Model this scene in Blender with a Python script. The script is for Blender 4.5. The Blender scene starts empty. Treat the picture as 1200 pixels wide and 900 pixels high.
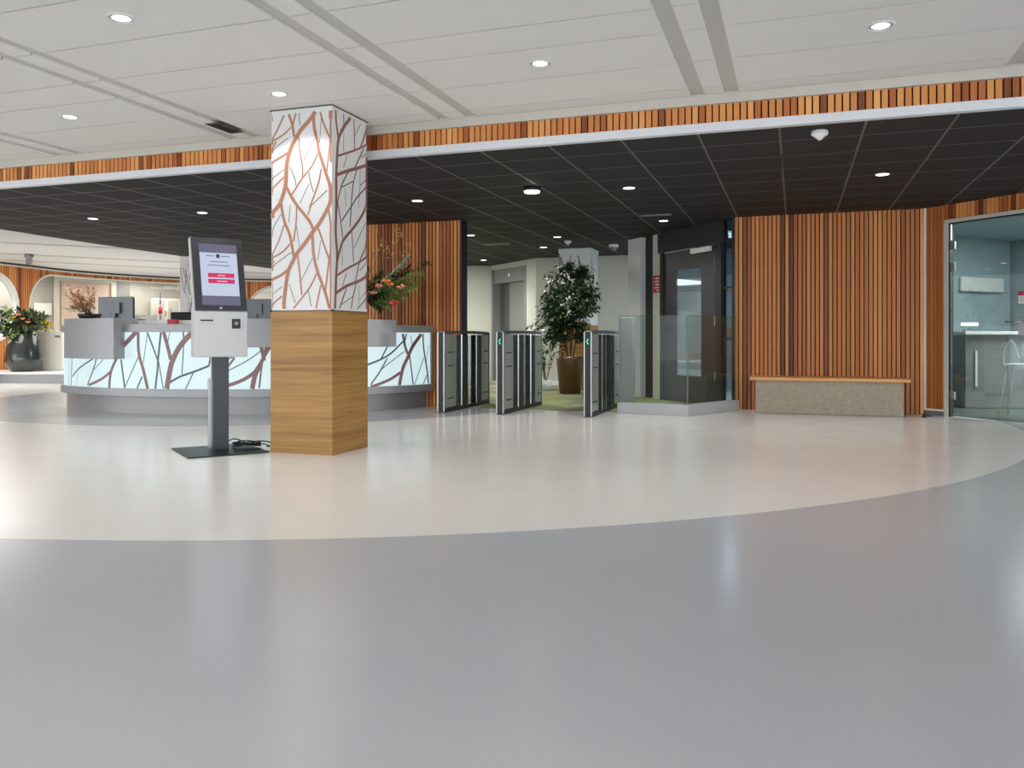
import bpy, bmesh, math, random
from math import sin, cos, pi, radians as R, sqrt, atan2
from mathutils import Vector, Matrix
random.seed(7)
sc = bpy.context.scene
COL = sc.collection
F, HOR = 964.0, 396.0                     # focal length in pixels of a 1200 px wide frame, eye-level row
TH = R(19.0); CT, ST = cos(TH), sin(TH)   # the building grid is turned 19 degrees from the view axis
ZW, ZB, ZR = 2.985, 2.69, 2.84            # white ceiling, dark ceiling, rear white ceiling

def W(u, v, z=0.0):                       # grid coordinates -> world
    return Vector((u*CT + v*ST, -u*ST + v*CT, z))
def gp(x, y, z=0.0):                      # photo pixel on the horizontal plane z -> world
    d = F*(1-z)/(y-HOR)
    return Vector(((x-600)/F*d, d, z))
def dp(x, y, d):                          # photo pixel at depth d -> world
    return Vector(((x-600)/F*d, d, 1+(HOR-y)/F*d))

# ------------------------------------------------------------------ materials
def newmat(name):
    m = bpy.data.materials.new(name); m.use_nodes = True
    nt = m.node_tree; nt.nodes.clear()
    out = nt.nodes.new('ShaderNodeOutputMaterial')
    return m, nt, out
def srgb(c):
    return tuple((v/255/12.92 if v/255 <= .04045 else ((v/255+.055)/1.055)**2.4) for v in c) + (1,)
def pbr(name, col, rough=.5, metal=0, noise=0, nscale=(20,20,20), bump=0, spec=.5, coat=0, emit=None, estr=0):
    m, nt, out = newmat(name)
    b = nt.nodes.new('ShaderNodeBsdfPrincipled')
    nt.links.new(b.outputs[0], out.inputs[0])
    c = srgb(col)
    b.inputs['Base Color'].default_value = c
    b.inputs['Roughness'].default_value = rough
    b.inputs['Metallic'].default_value = metal
    b.inputs['Specular IOR Level'].default_value = spec
    b.inputs['Coat Weight'].default_value = coat
    if emit:
        b.inputs['Emission Color'].default_value = srgb(emit)
        b.inputs['Emission Strength'].default_value = estr
    tc = nt.nodes.new('ShaderNodeTexCoord'); mp = nt.nodes.new('ShaderNodeMapping')
    mp.inputs['Scale'].default_value = nscale
    nt.links.new(tc.outputs['Object'], mp.inputs[0])
    nz = nt.nodes.new('ShaderNodeTexNoise'); nz.inputs['Scale'].default_value = 1; nz.inputs['Detail'].default_value = 4
    nt.links.new(mp.outputs[0], nz.inputs['Vector'])
    if noise:
        mx = nt.nodes.new('ShaderNodeMix'); mx.data_type = 'RGBA'
        mx.inputs[6].default_value = tuple(v*(1-noise) for v in c[:3])+(1,)
        mx.inputs[7].default_value = tuple(min(1,v*(1+noise)) for v in c[:3])+(1,)
        nt.links.new(nz.outputs[0], mx.inputs[0]); nt.links.new(mx.outputs[2], b.inputs['Base Color'])
    if bump:
        bp = nt.nodes.new('ShaderNodeBump'); bp.inputs['Strength'].default_value = bump; bp.inputs['Distance'].default_value = .01
        nt.links.new(nz.outputs[0], bp.inputs['Height']); nt.links.new(bp.outputs[0], b.inputs['Normal'])
    return m
def emis(name, col, s):
    m, nt, out = newmat(name)
    e = nt.nodes.new('ShaderNodeEmission'); e.inputs[0].default_value = srgb(col); e.inputs[1].default_value = s
    nt.links.new(e.outputs[0], out.inputs[0]); return m
def glass(name, tint, refl=.12, rough=.0, fres=.6):
    m, nt, out = newmat(name)
    t = nt.nodes.new('ShaderNodeBsdfTransparent'); t.inputs[0].default_value = srgb(tint)
    g = nt.nodes.new('ShaderNodeBsdfGlossy'); g.inputs['Roughness'].default_value = rough
    g.inputs[0].default_value = (.9,.95,.95,1)
    lw = nt.nodes.new('ShaderNodeLayerWeight'); lw.inputs[0].default_value = .25
    ad = nt.nodes.new('ShaderNodeMath'); ad.operation = 'MULTIPLY_ADD'; ad.inputs[1].default_value = fres; ad.inputs[2].default_value = refl
    ad.use_clamp = True
    nt.links.new(lw.outputs['Fresnel'], ad.inputs[0])
    mx = nt.nodes.new('ShaderNodeMixShader')
    nt.links.new(ad.outputs[0], mx.inputs[0]); nt.links.new(t.outputs[0], mx.inputs[1]); nt.links.new(g.outputs[0], mx.inputs[2])
    nt.links.new(mx.outputs[0], out.inputs[0]); return m
def wood_slat(name, ramp, rough=.45):
    """tone attribute (one value per slat) through a ramp, with grain running up the slat"""
    m, nt, out = newmat(name)
    N, L = nt.nodes.new, nt.links.new
    b = N('ShaderNodeBsdfPrincipled'); L(b.outputs[0], out.inputs[0]); b.inputs['Roughness'].default_value = rough
    b.inputs['Specular IOR Level'].default_value = .35
    at = N('ShaderNodeAttribute'); at.attribute_name = 'tone'
    rp = N('ShaderNodeValToRGB'); rp.color_ramp.elements[0].position = 0; rp.color_ramp.elements[0].color = srgb(ramp[0])
    rp.color_ramp.elements[1].position = 1; rp.color_ramp.elements[1].color = srgb(ramp[-1])
    for i, c in enumerate(ramp[1:-1]):
        e = rp.color_ramp.elements.new((i+1)/(len(ramp)-1)); e.color = srgb(c)
    tc = N('ShaderNodeTexCoord'); mp = N('ShaderNodeMapping'); mp.inputs['Scale'].default_value = (90, 90, 3)
    L(tc.outputs['Object'], mp.inputs[0])
    nz = N('ShaderNodeTexNoise'); nz.inputs['Scale'].default_value = 1; nz.inputs['Detail'].default_value = 5; L(mp.outputs[0], nz.inputs['Vector'])
    ad = N('ShaderNodeMath'); ad.operation = 'MULTIPLY_ADD'; ad.inputs[1].default_value = .35; L(nz.outputs[0], ad.inputs[0])
    sb = N('ShaderNodeMath'); sb.operation = 'SUBTRACT'; sb.inputs[1].default_value = .17; L(at.outputs['Fac'], sb.inputs[0]); L(sb.outputs[0], ad.inputs[2])
    L(ad.outputs[0], rp.inputs[0]); L(rp.outputs[0], b.inputs['Base Color'])
    return m

M = {}
M['white_panel'] = pbr('white_panel', (228,227,224), .75, noise=.02, nscale=(3,3,3))
M['groove'] = pbr('groove', (90,88,84), .8)
M['channel'] = pbr('channel', (200,199,194), .5, metal=.05)
M['profile'] = pbr('profile', (214,216,220), .4)
M['rim'] = pbr('rim', (192,188,178), .6)
M['backing'] = pbr('backing', (42,24,16), .8)
M['slat'] = wood_slat('slat', [(88,44,26),(164,94,48),(202,126,66),(230,164,98)])
M['slat_fascia'] = wood_slat('slat_fascia', [(112,56,30),(182,104,54),(214,142,78),(232,170,104)])
M['black'] = pbr('black', (22,22,23), .45)
M['black_wall'] = pbr('black_wall', (36,37,38), .6)
M['grey_metal'] = pbr('grey_metal', (120,121,122), .35, metal=.8)
M['steel'] = pbr('steel', (170,172,172), .28, metal=.9)
M['chrome'] = pbr('chrome', (205,206,208), .15, metal=1)
M['desk_grey'] = pbr('desk_grey', (157,157,159), .42, metal=.35)
M['desk_plinth'] = pbr('desk_plinth', (152,150,150), .4, metal=.3)
M['print_white'] = pbr('print_white', (216,216,216), .5)
M['branch_copper'] = pbr('branch_copper', (172,120,94), .5, noise=.12, nscale=(6,6,3))
M['branch_dark'] = pbr('branch_dark', (118,102,96), .5)
M['branch_mauve'] = pbr('branch_mauve', (150,118,116), .5)
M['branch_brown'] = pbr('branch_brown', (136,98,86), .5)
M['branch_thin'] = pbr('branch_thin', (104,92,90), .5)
M['branch_slate'] = pbr('branch_slate', (96,104,106), .5)
M['lightbox'] = pbr('lightbox', (110,116,116), .3, emit=(212,236,240), estr=.68)
M['wall_paint'] = pbr('wall_paint', (196,196,186), .7)
M['wall_cream'] = pbr('wall_cream', (208,205,194), .7)
M['wall_pink'] = pbr('wall_pink', (218,194,180), .7)
M['wall_greige'] = pbr('wall_greige', (172,169,162), .7)
M['wall_grey'] = pbr('wall_grey', (126,128,126), .55)
M['white'] = pbr('white', (228,228,224), .4)
M['kiosk_white'] = pbr('kiosk_white', (190,191,194), .35)
M['kiosk_dark'] = pbr('kiosk_dark', (46,50,56), .3, metal=.4)
M['kiosk_bezel'] = pbr('kiosk_bezel', (52,53,60), .18, coat=.5)
M['base_dark'] = pbr('base_dark', (30,36,40), .35, metal=.3)
M['screen'] = emis('screen', (206,216,238), .72)
M['screen_idle'] = emis('screen_idle', (112,110,130), .8)
M['screen_text'] = emis('screen_text', (70,72,92), .9)
M['screen_button'] = emis('screen_button', (206,66,112), .8)
M['screen_button_text'] = emis('screen_button_text', (250,205,220), 1.0)
M['rubber'] = pbr('rubber', (18,18,20), .5)
M['concrete'] = pbr('concrete', (158,148,130), .8, noise=.3, nscale=(28,28,28), bump=.3)
M['oak_seat'] = pbr('oak_seat', (214,158,98), .45, noise=.12, nscale=(4,40,40))
M['cabinet_white'] = pbr('cabinet_white', (232,227,216), .5)
M['kerb'] = pbr('kerb', (170,171,174), .45)
M['rear_white'] = pbr('rear_white', (222,223,222), .6)
M['gate_panel'] = pbr('gate_panel', (166,168,160), .38, metal=.45)
M['leaf'] = pbr('leaf', (58,80,50), .22, noise=.45, nscale=(9,9,9), spec=.6)
M['leaf_bright'] = pbr('leaf_bright', (106,132,60), .45, noise=.35, nscale=(12,12,12))
M['leaf_blue'] = pbr('leaf_blue', (150,166,140), .5, noise=.2)
M['leaf_dark'] = pbr('leaf_dark', (46,62,36), .45, noise=.4, nscale=(12,12,12))
M['bark'] = pbr('bark', (104,82,58), .7, noise=.25)
M['pot'] = pbr('pot', (100,76,50), .35, metal=.35, noise=.25, nscale=(5,5,3))
M['soil'] = pbr('soil', (40,30,22), .9)
M['vase'] = pbr('vase', (50,56,56), .18, noise=.25, nscale=(6,6,3), coat=.4)
M['yellow'] = pbr('yellow', (222,190,30), .5)
M['orange_flower'] = pbr('orange_flower', (214,132,76), .6, noise=.2)
M['pink_flower'] = pbr('pink_flower', (206,130,116), .6, noise=.2)
M['red_flower'] = pbr('red_flower', (196,52,60), .5, noise=.25)
M['cream_flower'] = pbr('cream_flower', (222,180,96), .6)
M['dried'] = pbr('dried', (196,142,92), .7, noise=.35, nscale=(15,15,15))
M['dried_pale'] = pbr('dried_pale', (214,176,146), .7, noise=.2)
M['red'] = pbr('red', (190,30,54), .45)
M['door_black'] = pbr('door_black', (46,47,48), .4)
M['downlight_reflector'] = pbr('downlight_reflector', (225,225,225), .25, metal=.6)
M['lamp'] = emis('lamp', (255,246,232), 6.0)
M['lamp_soft'] = emis('lamp_soft', (255,246,232), 3.0)
M['arrow'] = emis('arrow', (40,230,160), 1.6)
M['glass_clear'] = glass('glass_clear', (240,244,241), .008, .0, .12)
M['glass_door'] = glass('glass_door', (224,230,229), .08, .02, .4)
M['glass_edge'] = pbr('glass_edge', (60,84,78), .2)
M['glass_gate'] = glass('glass_gate', (228,232,230), .03, .0, .2)
M['glass_window'] = glass('glass_window', (234,232,226), .03)
M['glass_blue'] = glass('glass_blue', (205,216,224), .05, .0, .3)
M['monitor_back'] = pbr('monitor_back', (88,92,98), .35, metal=.3)
M['plaster_blue'] = pbr('plaster_blue', (150,166,182), .7)
M['room_teal'] = pbr('room_teal', (158,176,180), .6)
M['tan'] = pbr('tan', (176,142,112), .6)
M['carpet_dark'] = pbr('carpet_dark', (84,92,84), .95, noise=.2, nscale=(30,30,30))
M['led_white'] = pbr('led_white', (238,236,230), .4)

def branch_wood():
    m, nt, out = newmat('oak_veneer'); N, L = nt.nodes.new, nt.links.new
    b = N('ShaderNodeBsdfPrincipled'); L(b.outputs[0], out.inputs[0]); b.inputs['Roughness'].default_value = .42
    tc = N('ShaderNodeTexCoord'); mp = N('ShaderNodeMapping'); mp.inputs['Scale'].default_value = (1.6, 1.6, 42)
    L(tc.outputs['Object'], mp.inputs[0])
    nz = N('ShaderNodeTexNoise'); nz.inputs['Scale'].default_value = 1; nz.inputs['Detail'].default_value = 6; nz.inputs['Distortion'].default_value = .6
    L(mp.outputs[0], nz.inputs['Vector'])
    mp2 = N('ShaderNodeMapping'); mp2.inputs['Scale'].default_value = (.4, .4, 9); L(tc.outputs['Object'], mp2.inputs[0])
    n2 = N('ShaderNodeTexNoise'); n2.inputs['Scale'].default_value = 1; n2.inputs['Detail'].default_value = 2; L(mp2.outputs[0], n2.inputs['Vector'])
    ad = N('ShaderNodeMath'); ad.operation = 'ADD'; L(nz.outputs[0], ad.inputs[0]); L(n2.outputs[0], ad.inputs[1])
    rp = N('ShaderNodeValToRGB'); e = rp.color_ramp.elements
    e[0].position = .35; e[0].color = srgb((128,88,40)); e[1].position = .68; e[1].color = srgb((174,132,70))
    x = e.new(.5); x.color = srgb((152,112,54))
    hv = N('ShaderNodeMath'); hv.operation = 'MULTIPLY'; hv.inputs[1].default_value = .5; L(ad.outputs[0], hv.inputs[0])
    L(hv.outputs[0], rp.inputs[0]); L(rp.outputs[0], b.inputs['Base Color'])
    return m
M['oak_veneer'] = branch_wood()

def floor_mat():
    m, nt, out = newmat('cast_resin_floor'); N, L = nt.nodes.new, nt.links.new
    b = N('ShaderNodeBsdfPrincipled'); L(b.outputs[0], out.inputs[0])
    geo = N('ShaderNodeNewGeometry')
    def circ(cx, cy, r):
        d = N('ShaderNodeVectorMath'); d.operation = 'DISTANCE'; L(geo.outputs['Position'], d.inputs[0]); d.inputs[1].default_value = (cx, cy, 0)
        l = N('ShaderNodeMath'); l.operation = 'LESS_THAN'; L(d.outputs['Value'], l.inputs[0]); l.inputs[1].default_value = r
        return l
    a = circ(-1.7, 11.86, 7.8); a2 = circ(-11.5, 14.5, 8.5); c = circ(-3.87, 14.03, 4.72)
    mxx = N('ShaderNodeMath'); mxx.operation = 'MAXIMUM'; L(a.outputs[0], mxx.inputs[0]); L(a2.outputs[0], mxx.inputs[1])
    inv = N('ShaderNodeMath'); inv.operation = 'SUBTRACT'; inv.inputs[0].default_value = 1; L(c.outputs[0], inv.inputs[1])
    mul = N('ShaderNodeMath'); mul.operation = 'MULTIPLY'; L(mxx.outputs[0], mul.inputs[0]); L(inv.outputs[0], mul.inputs[1])
    nz = N('ShaderNodeTexNoise'); nz.inputs['Scale'].default_value = .9; nz.inputs['Detail'].default_value = 3; L(geo.outputs['Position'], nz.inputs['Vector'])
    def tone(c1, c2):
        x = N('ShaderNodeMix'); x.data_type = 'RGBA'; x.inputs[6].default_value = srgb(c1); x.inputs[7].default_value = srgb(c2); L(nz.outputs[0], x.inputs[0]); return x
    g = tone((173,175,179), (180,182,184)); w = tone((220,217,213), (224,221,216))
    mx = N('ShaderNodeMix'); mx.data_type = 'RGBA'; L(mul.outputs[0], mx.inputs[0]); L(g.outputs[2], mx.inputs[6]); L(w.outputs[2], mx.inputs[7])
    L(mx.outputs[2], b.inputs['Base Color'])
    n2 = N('ShaderNodeTexNoise'); n2.inputs['Scale'].default_value = 3; n2.inputs['Detail'].default_value = 5; L(geo.outputs['Position'], n2.inputs['Vector'])
    r = N('ShaderNodeMapRange'); r.inputs[3].default_value = .15; r.inputs[4].default_value = .24; L(n2.outputs[0], r.inputs[0]); L(r.outputs[0], b.inputs['Roughness'])
    bp = N('ShaderNodeBump'); bp.inputs['Strength'].default_value = .04; bp.inputs['Distance'].default_value = .02; L(nz.outputs[0], bp.inputs['Height']); L(bp.outputs[0], b.inputs['Normal'])
    b.inputs['Specular IOR Level'].default_value = .5
    return m
M['floor'] = floor_mat()

def dark_ceiling_mat():
    m, nt, out = newmat('dark_tiles'); N, L = nt.nodes.new, nt.links.new
    b = N('ShaderNodeBsdfPrincipled'); L(b.outputs[0], out.inputs[0])
    geo = N('ShaderNodeNewGeometry'); vr = N('ShaderNodeVectorRotate'); vr.rotation_type = 'Z_AXIS'
    vr.inputs['Angle'].default_value = TH
    L(geo.outputs['Position'], vr.inputs['Vector'])
    sx = N('ShaderNodeSeparateXYZ'); L(vr.outputs[0], sx.inputs[0])
    def line(sock, off, pitch, w):
        a = N('ShaderNodeMath'); a.operation = 'ADD'; L(sock, a.inputs[0]); a.inputs[1].default_value = -off + pitch*100
        d = N('ShaderNodeMath'); d.operation = 'MODULO'; L(a.outputs[0], d.inputs[0]); d.inputs[1].default_value = pitch
        l = N('ShaderNodeMath'); l.operation = 'LESS_THAN'; L(d.outputs[0], l.inputs[0]); l.inputs[1].default_value = w
        return l
    lu = line(sx.outputs[0], -.13, .645, .020); lv = line(sx.outputs[1], 7.43, .62, .016)
    mx = N('ShaderNodeMath'); mx.operation = 'MAXIMUM'; L(lu.outputs[0], mx.inputs[0]); L(lv.outputs[0], mx.inputs[1])
    c = N('ShaderNodeMix'); c.data_type = 'RGBA'; L(mx.outputs[0], c.inputs[0]); c.inputs[6].default_value = srgb((44,43,43)); c.inputs[7].default_value = srgb((92,91,90))
    L(c.outputs[2], b.inputs['Base Color'])
    r = N('ShaderNodeMapRange'); L(mx.outputs[0], r.inputs[0]); r.inputs[3].default_value = .75; r.inputs[4].default_value = .4; L(r.outputs[0], b.inputs['Roughness'])
    b.inputs['Specular IOR Level'].default_value = .25
    return m
M['dark_tiles'] = dark_ceiling_mat()

def carpet_mat():
    m, nt, out = newmat('carpet'); N, L = nt.nodes.new, nt.links.new
    b = N('ShaderNodeBsdfPrincipled'); L(b.outputs[0], out.inputs[0]); b.inputs['Roughness'].default_value = .95
    geo = N('ShaderNodeNewGeometry'); nz = N('ShaderNodeTexNoise'); nz.inputs['Scale'].default_value = 1.1; nz.inputs['Detail'].default_value = 5
    L(geo.outputs['Position'], nz.inputs['Vector'])
    rp = N('ShaderNodeValToRGB'); e = rp.color_ramp.elements; e[0].position = .4; e[0].color = srgb((104,104,92)); e[1].position = .58; e[1].color = srgb((138,144,92))
    L(nz.outputs[0], rp.inputs[0]); L(rp.outputs[0], b.inputs['Base Color']); return m
M['carpet'] = carpet_mat()

# ------------------------------------------------------------------ mesh builder
class MB:
    def __init__(s): s.v = []; s.f = []; s.t = []; s.mi = []; s.mats = []; s.sm = []
    def _m(s, m):
        if m is None: return 0
        if m not in s.mats: s.mats.append(m)
        return s.mats.index(m)
    def add(s, vs, fs, tone=.5, m=None, smooth=False):
        n = len(s.v); k = s._m(m); s.v += [tuple(p) for p in vs]
        for f in fs: s.f.append([i+n for i in f]); s.t.append(tone); s.mi.append(k); s.sm.append(smooth)
        return s
    def box(s, c, size, rot=0, tone=.5, m=None, M4=None):
        hx, hy, hz = (d/2 for d in size)
        vs = [Vector((x*hx, y*hy, z*hz)) for z in (-1,1) for y in (-1,1) for x in (-1,1)]
        if M4 is not None: vs = [M4 @ (v+Vector(c)) for v in vs]
        else:
            r = Matrix.Rotation(rot, 3, 'Z'); vs = [r @ v + Vector(c) for v in vs]
        return s.add(vs, [(0,2,3,1),(4,5,7,6),(0,1,5,4),(2,6,7,3),(0,4,6,2),(1,3,7,5)], tone, m)
    def prism(s, pts, z0, z1, tone=.5, m=None):
        n = len(pts); a = sum(pts[i][0]*pts[(i+1)%n][1]-pts[(i+1)%n][0]*pts[i][1] for i in range(n))
        if a < 0: pts = list(pts)[::-1]
        vs = [(p[0],p[1],z0) for p in pts]+[(p[0],p[1],z1) for p in pts]
        fs = [tuple(range(n))[::-1], tuple(range(n,2*n))]+[(i,(i+1)%n,(i+1)%n+n,i+n) for i in range(n)]
        return s.add(vs, fs, tone, m)
    def sweep(s, prof, path, close_ends=True, m=None, smooth=False):
        """prof: list of (n,z) closed; path: list of (Vector point, Vector horizontal normal)"""
        k = len(prof); vs = []
        for p, nrm in path:
            for a, z in prof: vs.append((p.x+nrm.x*a, p.y+nrm.y*a, z))
        fs = []
        for i in range(len(path)-1):
            for j in range(k):
                j2 = (j+1)%k; fs.append((i*k+j, i*k+j2, (i+1)*k+j2, (i+1)*k+j))
        if close_ends: fs += [tuple(range(k))[::-1], tuple((len(path)-1)*k+j for j in range(k))]
        return s.add(vs, fs, .5, m, smooth)
    def tube(s, pts, rad, seg=8, m=None, caps=True):
        pts = [Vector(p) for p in pts]; n = len(pts)
        rads = rad if isinstance(rad, (list, tuple)) else [rad]*n
        vs = []; up = None
        for i, p in enumerate(pts):
            d = (pts[min(i+1,n-1)]-pts[max(i-1,0)])
            d = d.normalized() if d.length > 1e-9 else Vector((0,0,1))
            if up is None: up = Vector((0,0,1)) if abs(d.z) < .9 else Vector((1,0,0))
            a = d.cross(up)
            if a.length < 1e-4: a = d.orthogonal()
            a.normalize(); b = a.cross(d).normalized(); up = b
            for k in range(seg):
                t = 2*pi*k/seg; vs.append(p+(a*cos(t)+b*sin(t))*rads[i])
        fs = []
        for i in range(n-1):
            for k in range(seg):
                k2 = (k+1)%seg; fs.append((i*seg+k, (i+1)*seg+k, (i+1)*seg+k2, i*seg+k2))
        if caps: fs += [tuple(range(seg)), tuple((n-1)*seg+k for k in range(seg))[::-1]]
        return s.add(vs, fs, .5, m, True)
    def lathe(s, prof, c=(0,0,0), seg=32, m=None, smooth=True, sides=None, sx=1, sy=1):
        seg = sides or seg; vs = []; cx, cy, cz = c
        for r, z in prof:
            for k in range(seg):
                t = 2*pi*(k+.5)/seg; vs.append((cx+r*cos(t)*sx, cy+r*sin(t)*sy, cz+z))
        fs = []
        for i in range(len(prof)-1):
            for k in range(seg):
                k2 = (k+1)%seg; fs.append((i*seg+k, i*seg+k2, (i+1)*seg+k2, (i+1)*seg+k))
        fs += [tuple(range(seg))[::-1], tuple((len(prof)-1)*seg+k for k in range(seg))]
        return s.add(vs, fs, .5, m, smooth)
    def ball(s, c, r, m=None, seg=10, rings=7, sz=1):
        prof = [(max(r*sin(pi*i/rings), .0004), -r*cos(pi*i/rings)*sz) for i in range(rings+1)]
        return s.lathe(prof, c, seg, m)
    def leaf(s, p, d, up, L, w, m=None, curl=.15):
        d = Vector(d).normalized(); side = d.cross(Vector(up))
        if side.length < 1e-3: side = d.orthogonal()
        side.normalize(); n = side.cross(d)
        p = Vector(p)
        q = [p, p+d*L*.35+side*w*.5+n*curl*w, p+d*L*.4-n*w*.05, p+d*L*.35-side*w*.5+n*curl*w, p+d*L*.72+side*w*.36-n*curl*L*.1+n*curl*w*.6, p+d*L*.75-n*curl*L*.2, p+d*L*.72-side*w*.36-n*curl*L*.1+n*curl*w*.6, p+d*L-n*curl*L*.6]
        return s.add(q, [(0,1,2),(0,2,3),(1,4,5,2),(3,2,5,6),(4,7,5),(6,5,7)], .5, m)
    def build(s, name, mat=None, parent=None, bevel=0, loc=None, rotz=0):
        me = bpy.data.meshes.new(name); me.from_pydata(s.v, [], s.f); me.update()
        mats = s.mats if s.mats else [mat]
        for k in mats: me.materials.append(M[k] if isinstance(k, str) else k)
        if s.mats:
            for p, k in zip(me.polygons, s.mi): p.material_index = k
        for p, sm in zip(me.polygons, s.sm): p.use_smooth = sm
        if len(set(s.t)) > 1:
            at = me.attributes.new('tone', 'FLOAT', 'FACE')
            for i, t in enumerate(s.t): at.data[i].value = t
        o = bpy.data.objects.new(name, me); COL.objects.link(o)
        if parent: o.parent = parent
        if loc is not None: o.location = loc
        if rotz: o.rotation_euler.z = rotz
        if bevel:
            b = o.modifiers.new('bevel', 'BEVEL'); b.width = bevel; b.segments = 2; b.limit_method = 'ANGLE'
        return o
def empty(name, loc=(0,0,0), rotz=0, label=None, cat=None, group=None):
    o = bpy.data.objects.new(name, None); COL.objects.link(o); o.location = loc; o.rotation_euler.z = rotz
    o.empty_display_size = .1
    if label: tag(o, label, cat, group)
    return o
def tag(o, label, cat=None, group=None, kind=None):
    if label: o['label'] = label
    if cat: o['category'] = cat
    if group: o['group'] = group
    if kind: o['kind'] = kind
    return o
def struct(o, label=None, cat=None):
    o['kind'] = 'structure'
    if label: o['label'] = label
    if cat: o['category'] = cat
    return o
def copy_tree(o, parent=None):
    c = o.copy(); COL.objects.link(c)
    if parent: c.parent = parent
    for ch in [x for x in list(bpy.data.objects) if x.parent == o]: copy_tree(ch, c)
    return c
def crom(pts, n=6):
    """Catmull-Rom through pts (tuples of any dimension)"""
    out = []; P = [Vector(p) for p in pts]
    if len(P) < 3:
        return [P[0].lerp(P[-1], i/4) for i in range(5)]
    for i in range(len(P)-1):
        p0, p1, p2, p3 = P[max(i-1,0)], P[i], P[i+1], P[min(i+2,len(P)-1)]
        for k in range(n):
            t = k/n; out.append(.5*((2*p1)+(p2-p0)*t+(2*p0-5*p1+4*p2-p3)*t*t+(3*p1-p0-3*p2+p3)*t**3))
    out.append(P[-1]); return out
def spot(loc, power, size=110, blend=.7, rad=.05, col=(1,.98,.955), name='spot_beam', target=None):
    l = bpy.data.lights.new(name, 'SPOT'); l.energy = power; l.spot_size = R(size); l.spot_blend = blend; l.shadow_soft_size = rad; l.color = col
    o = bpy.data.objects.new(name, l); COL.objects.link(o); o.location = loc
    if target is not None:
        o.rotation_euler = (Vector(target)-Vector(loc)).to_track_quat('-Z','Y').to_euler()
    return o
def area(loc, power, sx, sy, col=(1,1,1), rot=(0,0,0), name='area_fill'):
    l = bpy.data.lights.new(name, 'AREA'); l.shape = 'RECTANGLE'; l.size = sx; l.size_y = sy; l.energy = power; l.color = col
    o = bpy.data.objects.new(name, l); COL.objects.link(o); o.location = loc; o.rotation_euler = rot; return o

# ------------------------------------------------------------------ slatted walls
def slat_run(name, A, B, z0, z1, mat='slat', pitch=.055, gap=.011, depth=.022, back=.03, parent=None, cut=None, path=None, dark=.22, seed=1, backing=True):
    """slats along A->B (or a polyline path of (point, normal)); the slats stand out on the normal's side, towards the camera"""
    rnd = random.Random(seed); mb = MB()
    if path is None:
        A, B = Vector((A[0],A[1],0)), Vector((B[0],B[1],0)); d = (B-A); L = d.length; d.normalize(); nrm = Vector((d.y,-d.x,0))
        if nrm.dot(-A) < 0: nrm = -nrm
        at = lambda s: (A+d*s, d, nrm)
    else:
        at, L = path
    n = int(L/pitch); pitch = L/n; tone = .6; run = 0
    for i in range(n):
        s = (i+.5)*pitch; p, d, nrm = at(s)
        if run <= 0: tone = rnd.choice([.45,.6,.7,.8,.55,.65]) ; run = rnd.randint(1,3)
        run -= 1
        t = tone + rnd.uniform(-.14,.14)
        if rnd.random() < dark: t = rnd.uniform(.02,.3)
        ivs = [(z0,z1)]
        if cut: ivs = cut(s, z0, z1)
        ang = atan2(d.y, d.x)
        for a, b in ivs:
            c = p+nrm*(depth/2)
            mb.box((c.x,c.y,(a+b)/2), (pitch-gap, depth, b-a), ang, t, mat)
            if backing:
                c2 = p-nrm*(back/2); mb.box((c2.x,c2.y,(a+b)/2), (pitch+.001, back, b-a), ang, .5, 'backing')
    return mb.build(name, None, parent)

# ================================================================== SETTING
# floor
mb = MB(); mb.prism([(-22,-9),(15,-9),(15,32),(-22,32)], -.1, 0)
struct(mb.build('floor', 'floor'), 'cast resin floor, grey around a large off-white disc', 'floor')
# carpet zone behind the gates
c_pts = [W(-4.45,10.92), W(-2.36,10.92), (1.42,10.99), (2.25,10.57), (3.13,11.36), (3.0,12.0), (2.35,13.6), (3.6,16.6), (-3,22), (-3,13), W(-4.5,11.2)]
mb = MB(); mb.prism([(p[0],p[1]) for p in c_pts], -.05, .004)
struct(mb.build('floor_carpet', 'carpet'), 'mottled green and grey carpet behind the gates', 'carpet floor')

# white panel ceiling: boards between lowered grey channels
rows = [-4.98+.62*i for i in range(14)]
rows = [r for r in rows if r < 3.0] + [3.12,3.74,4.36,4.97,5.39,6.02,6.65,6.87]
mb = MB(); gapv = .015
bands = [-.815+2.262*k for k in range(-6,6)]
cells = []
for b in bands:
    cells.append((b+.118, b+.270)); cells.append((b+.388, b+2.262))
for (u0,u1) in cells:
    for i in range(len(rows)-1):
        v0, v1 = rows[i]+gapv/2, rows[i+1]-gapv/2
        mb.prism([W(u0,v0)[:2],W(u1,v0)[:2],W(u1,v1)[:2],W(u0,v1)[:2]], ZW, ZW+.03, m='white_panel')
for b in bands:
    for o in (0,.270):
        mb.prism([W(b+o,rows[0])[:2],W(b+o+.118,rows[0])[:2],W(b+o+.118,6.87)[:2],W(b+o,6.87)[:2]], ZW+.018, ZW+.03, m='channel')
mb.prism([W(-15,-5)[:2],W(13,-5)[:2],W(13,6.9)[:2],W(-15,6.9)[:2]], ZW+.031, ZW+.05, m='groove')
struct(mb.build('ceiling_white'), 'white board ceiling with paired grey channels', 'ceiling')
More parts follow.
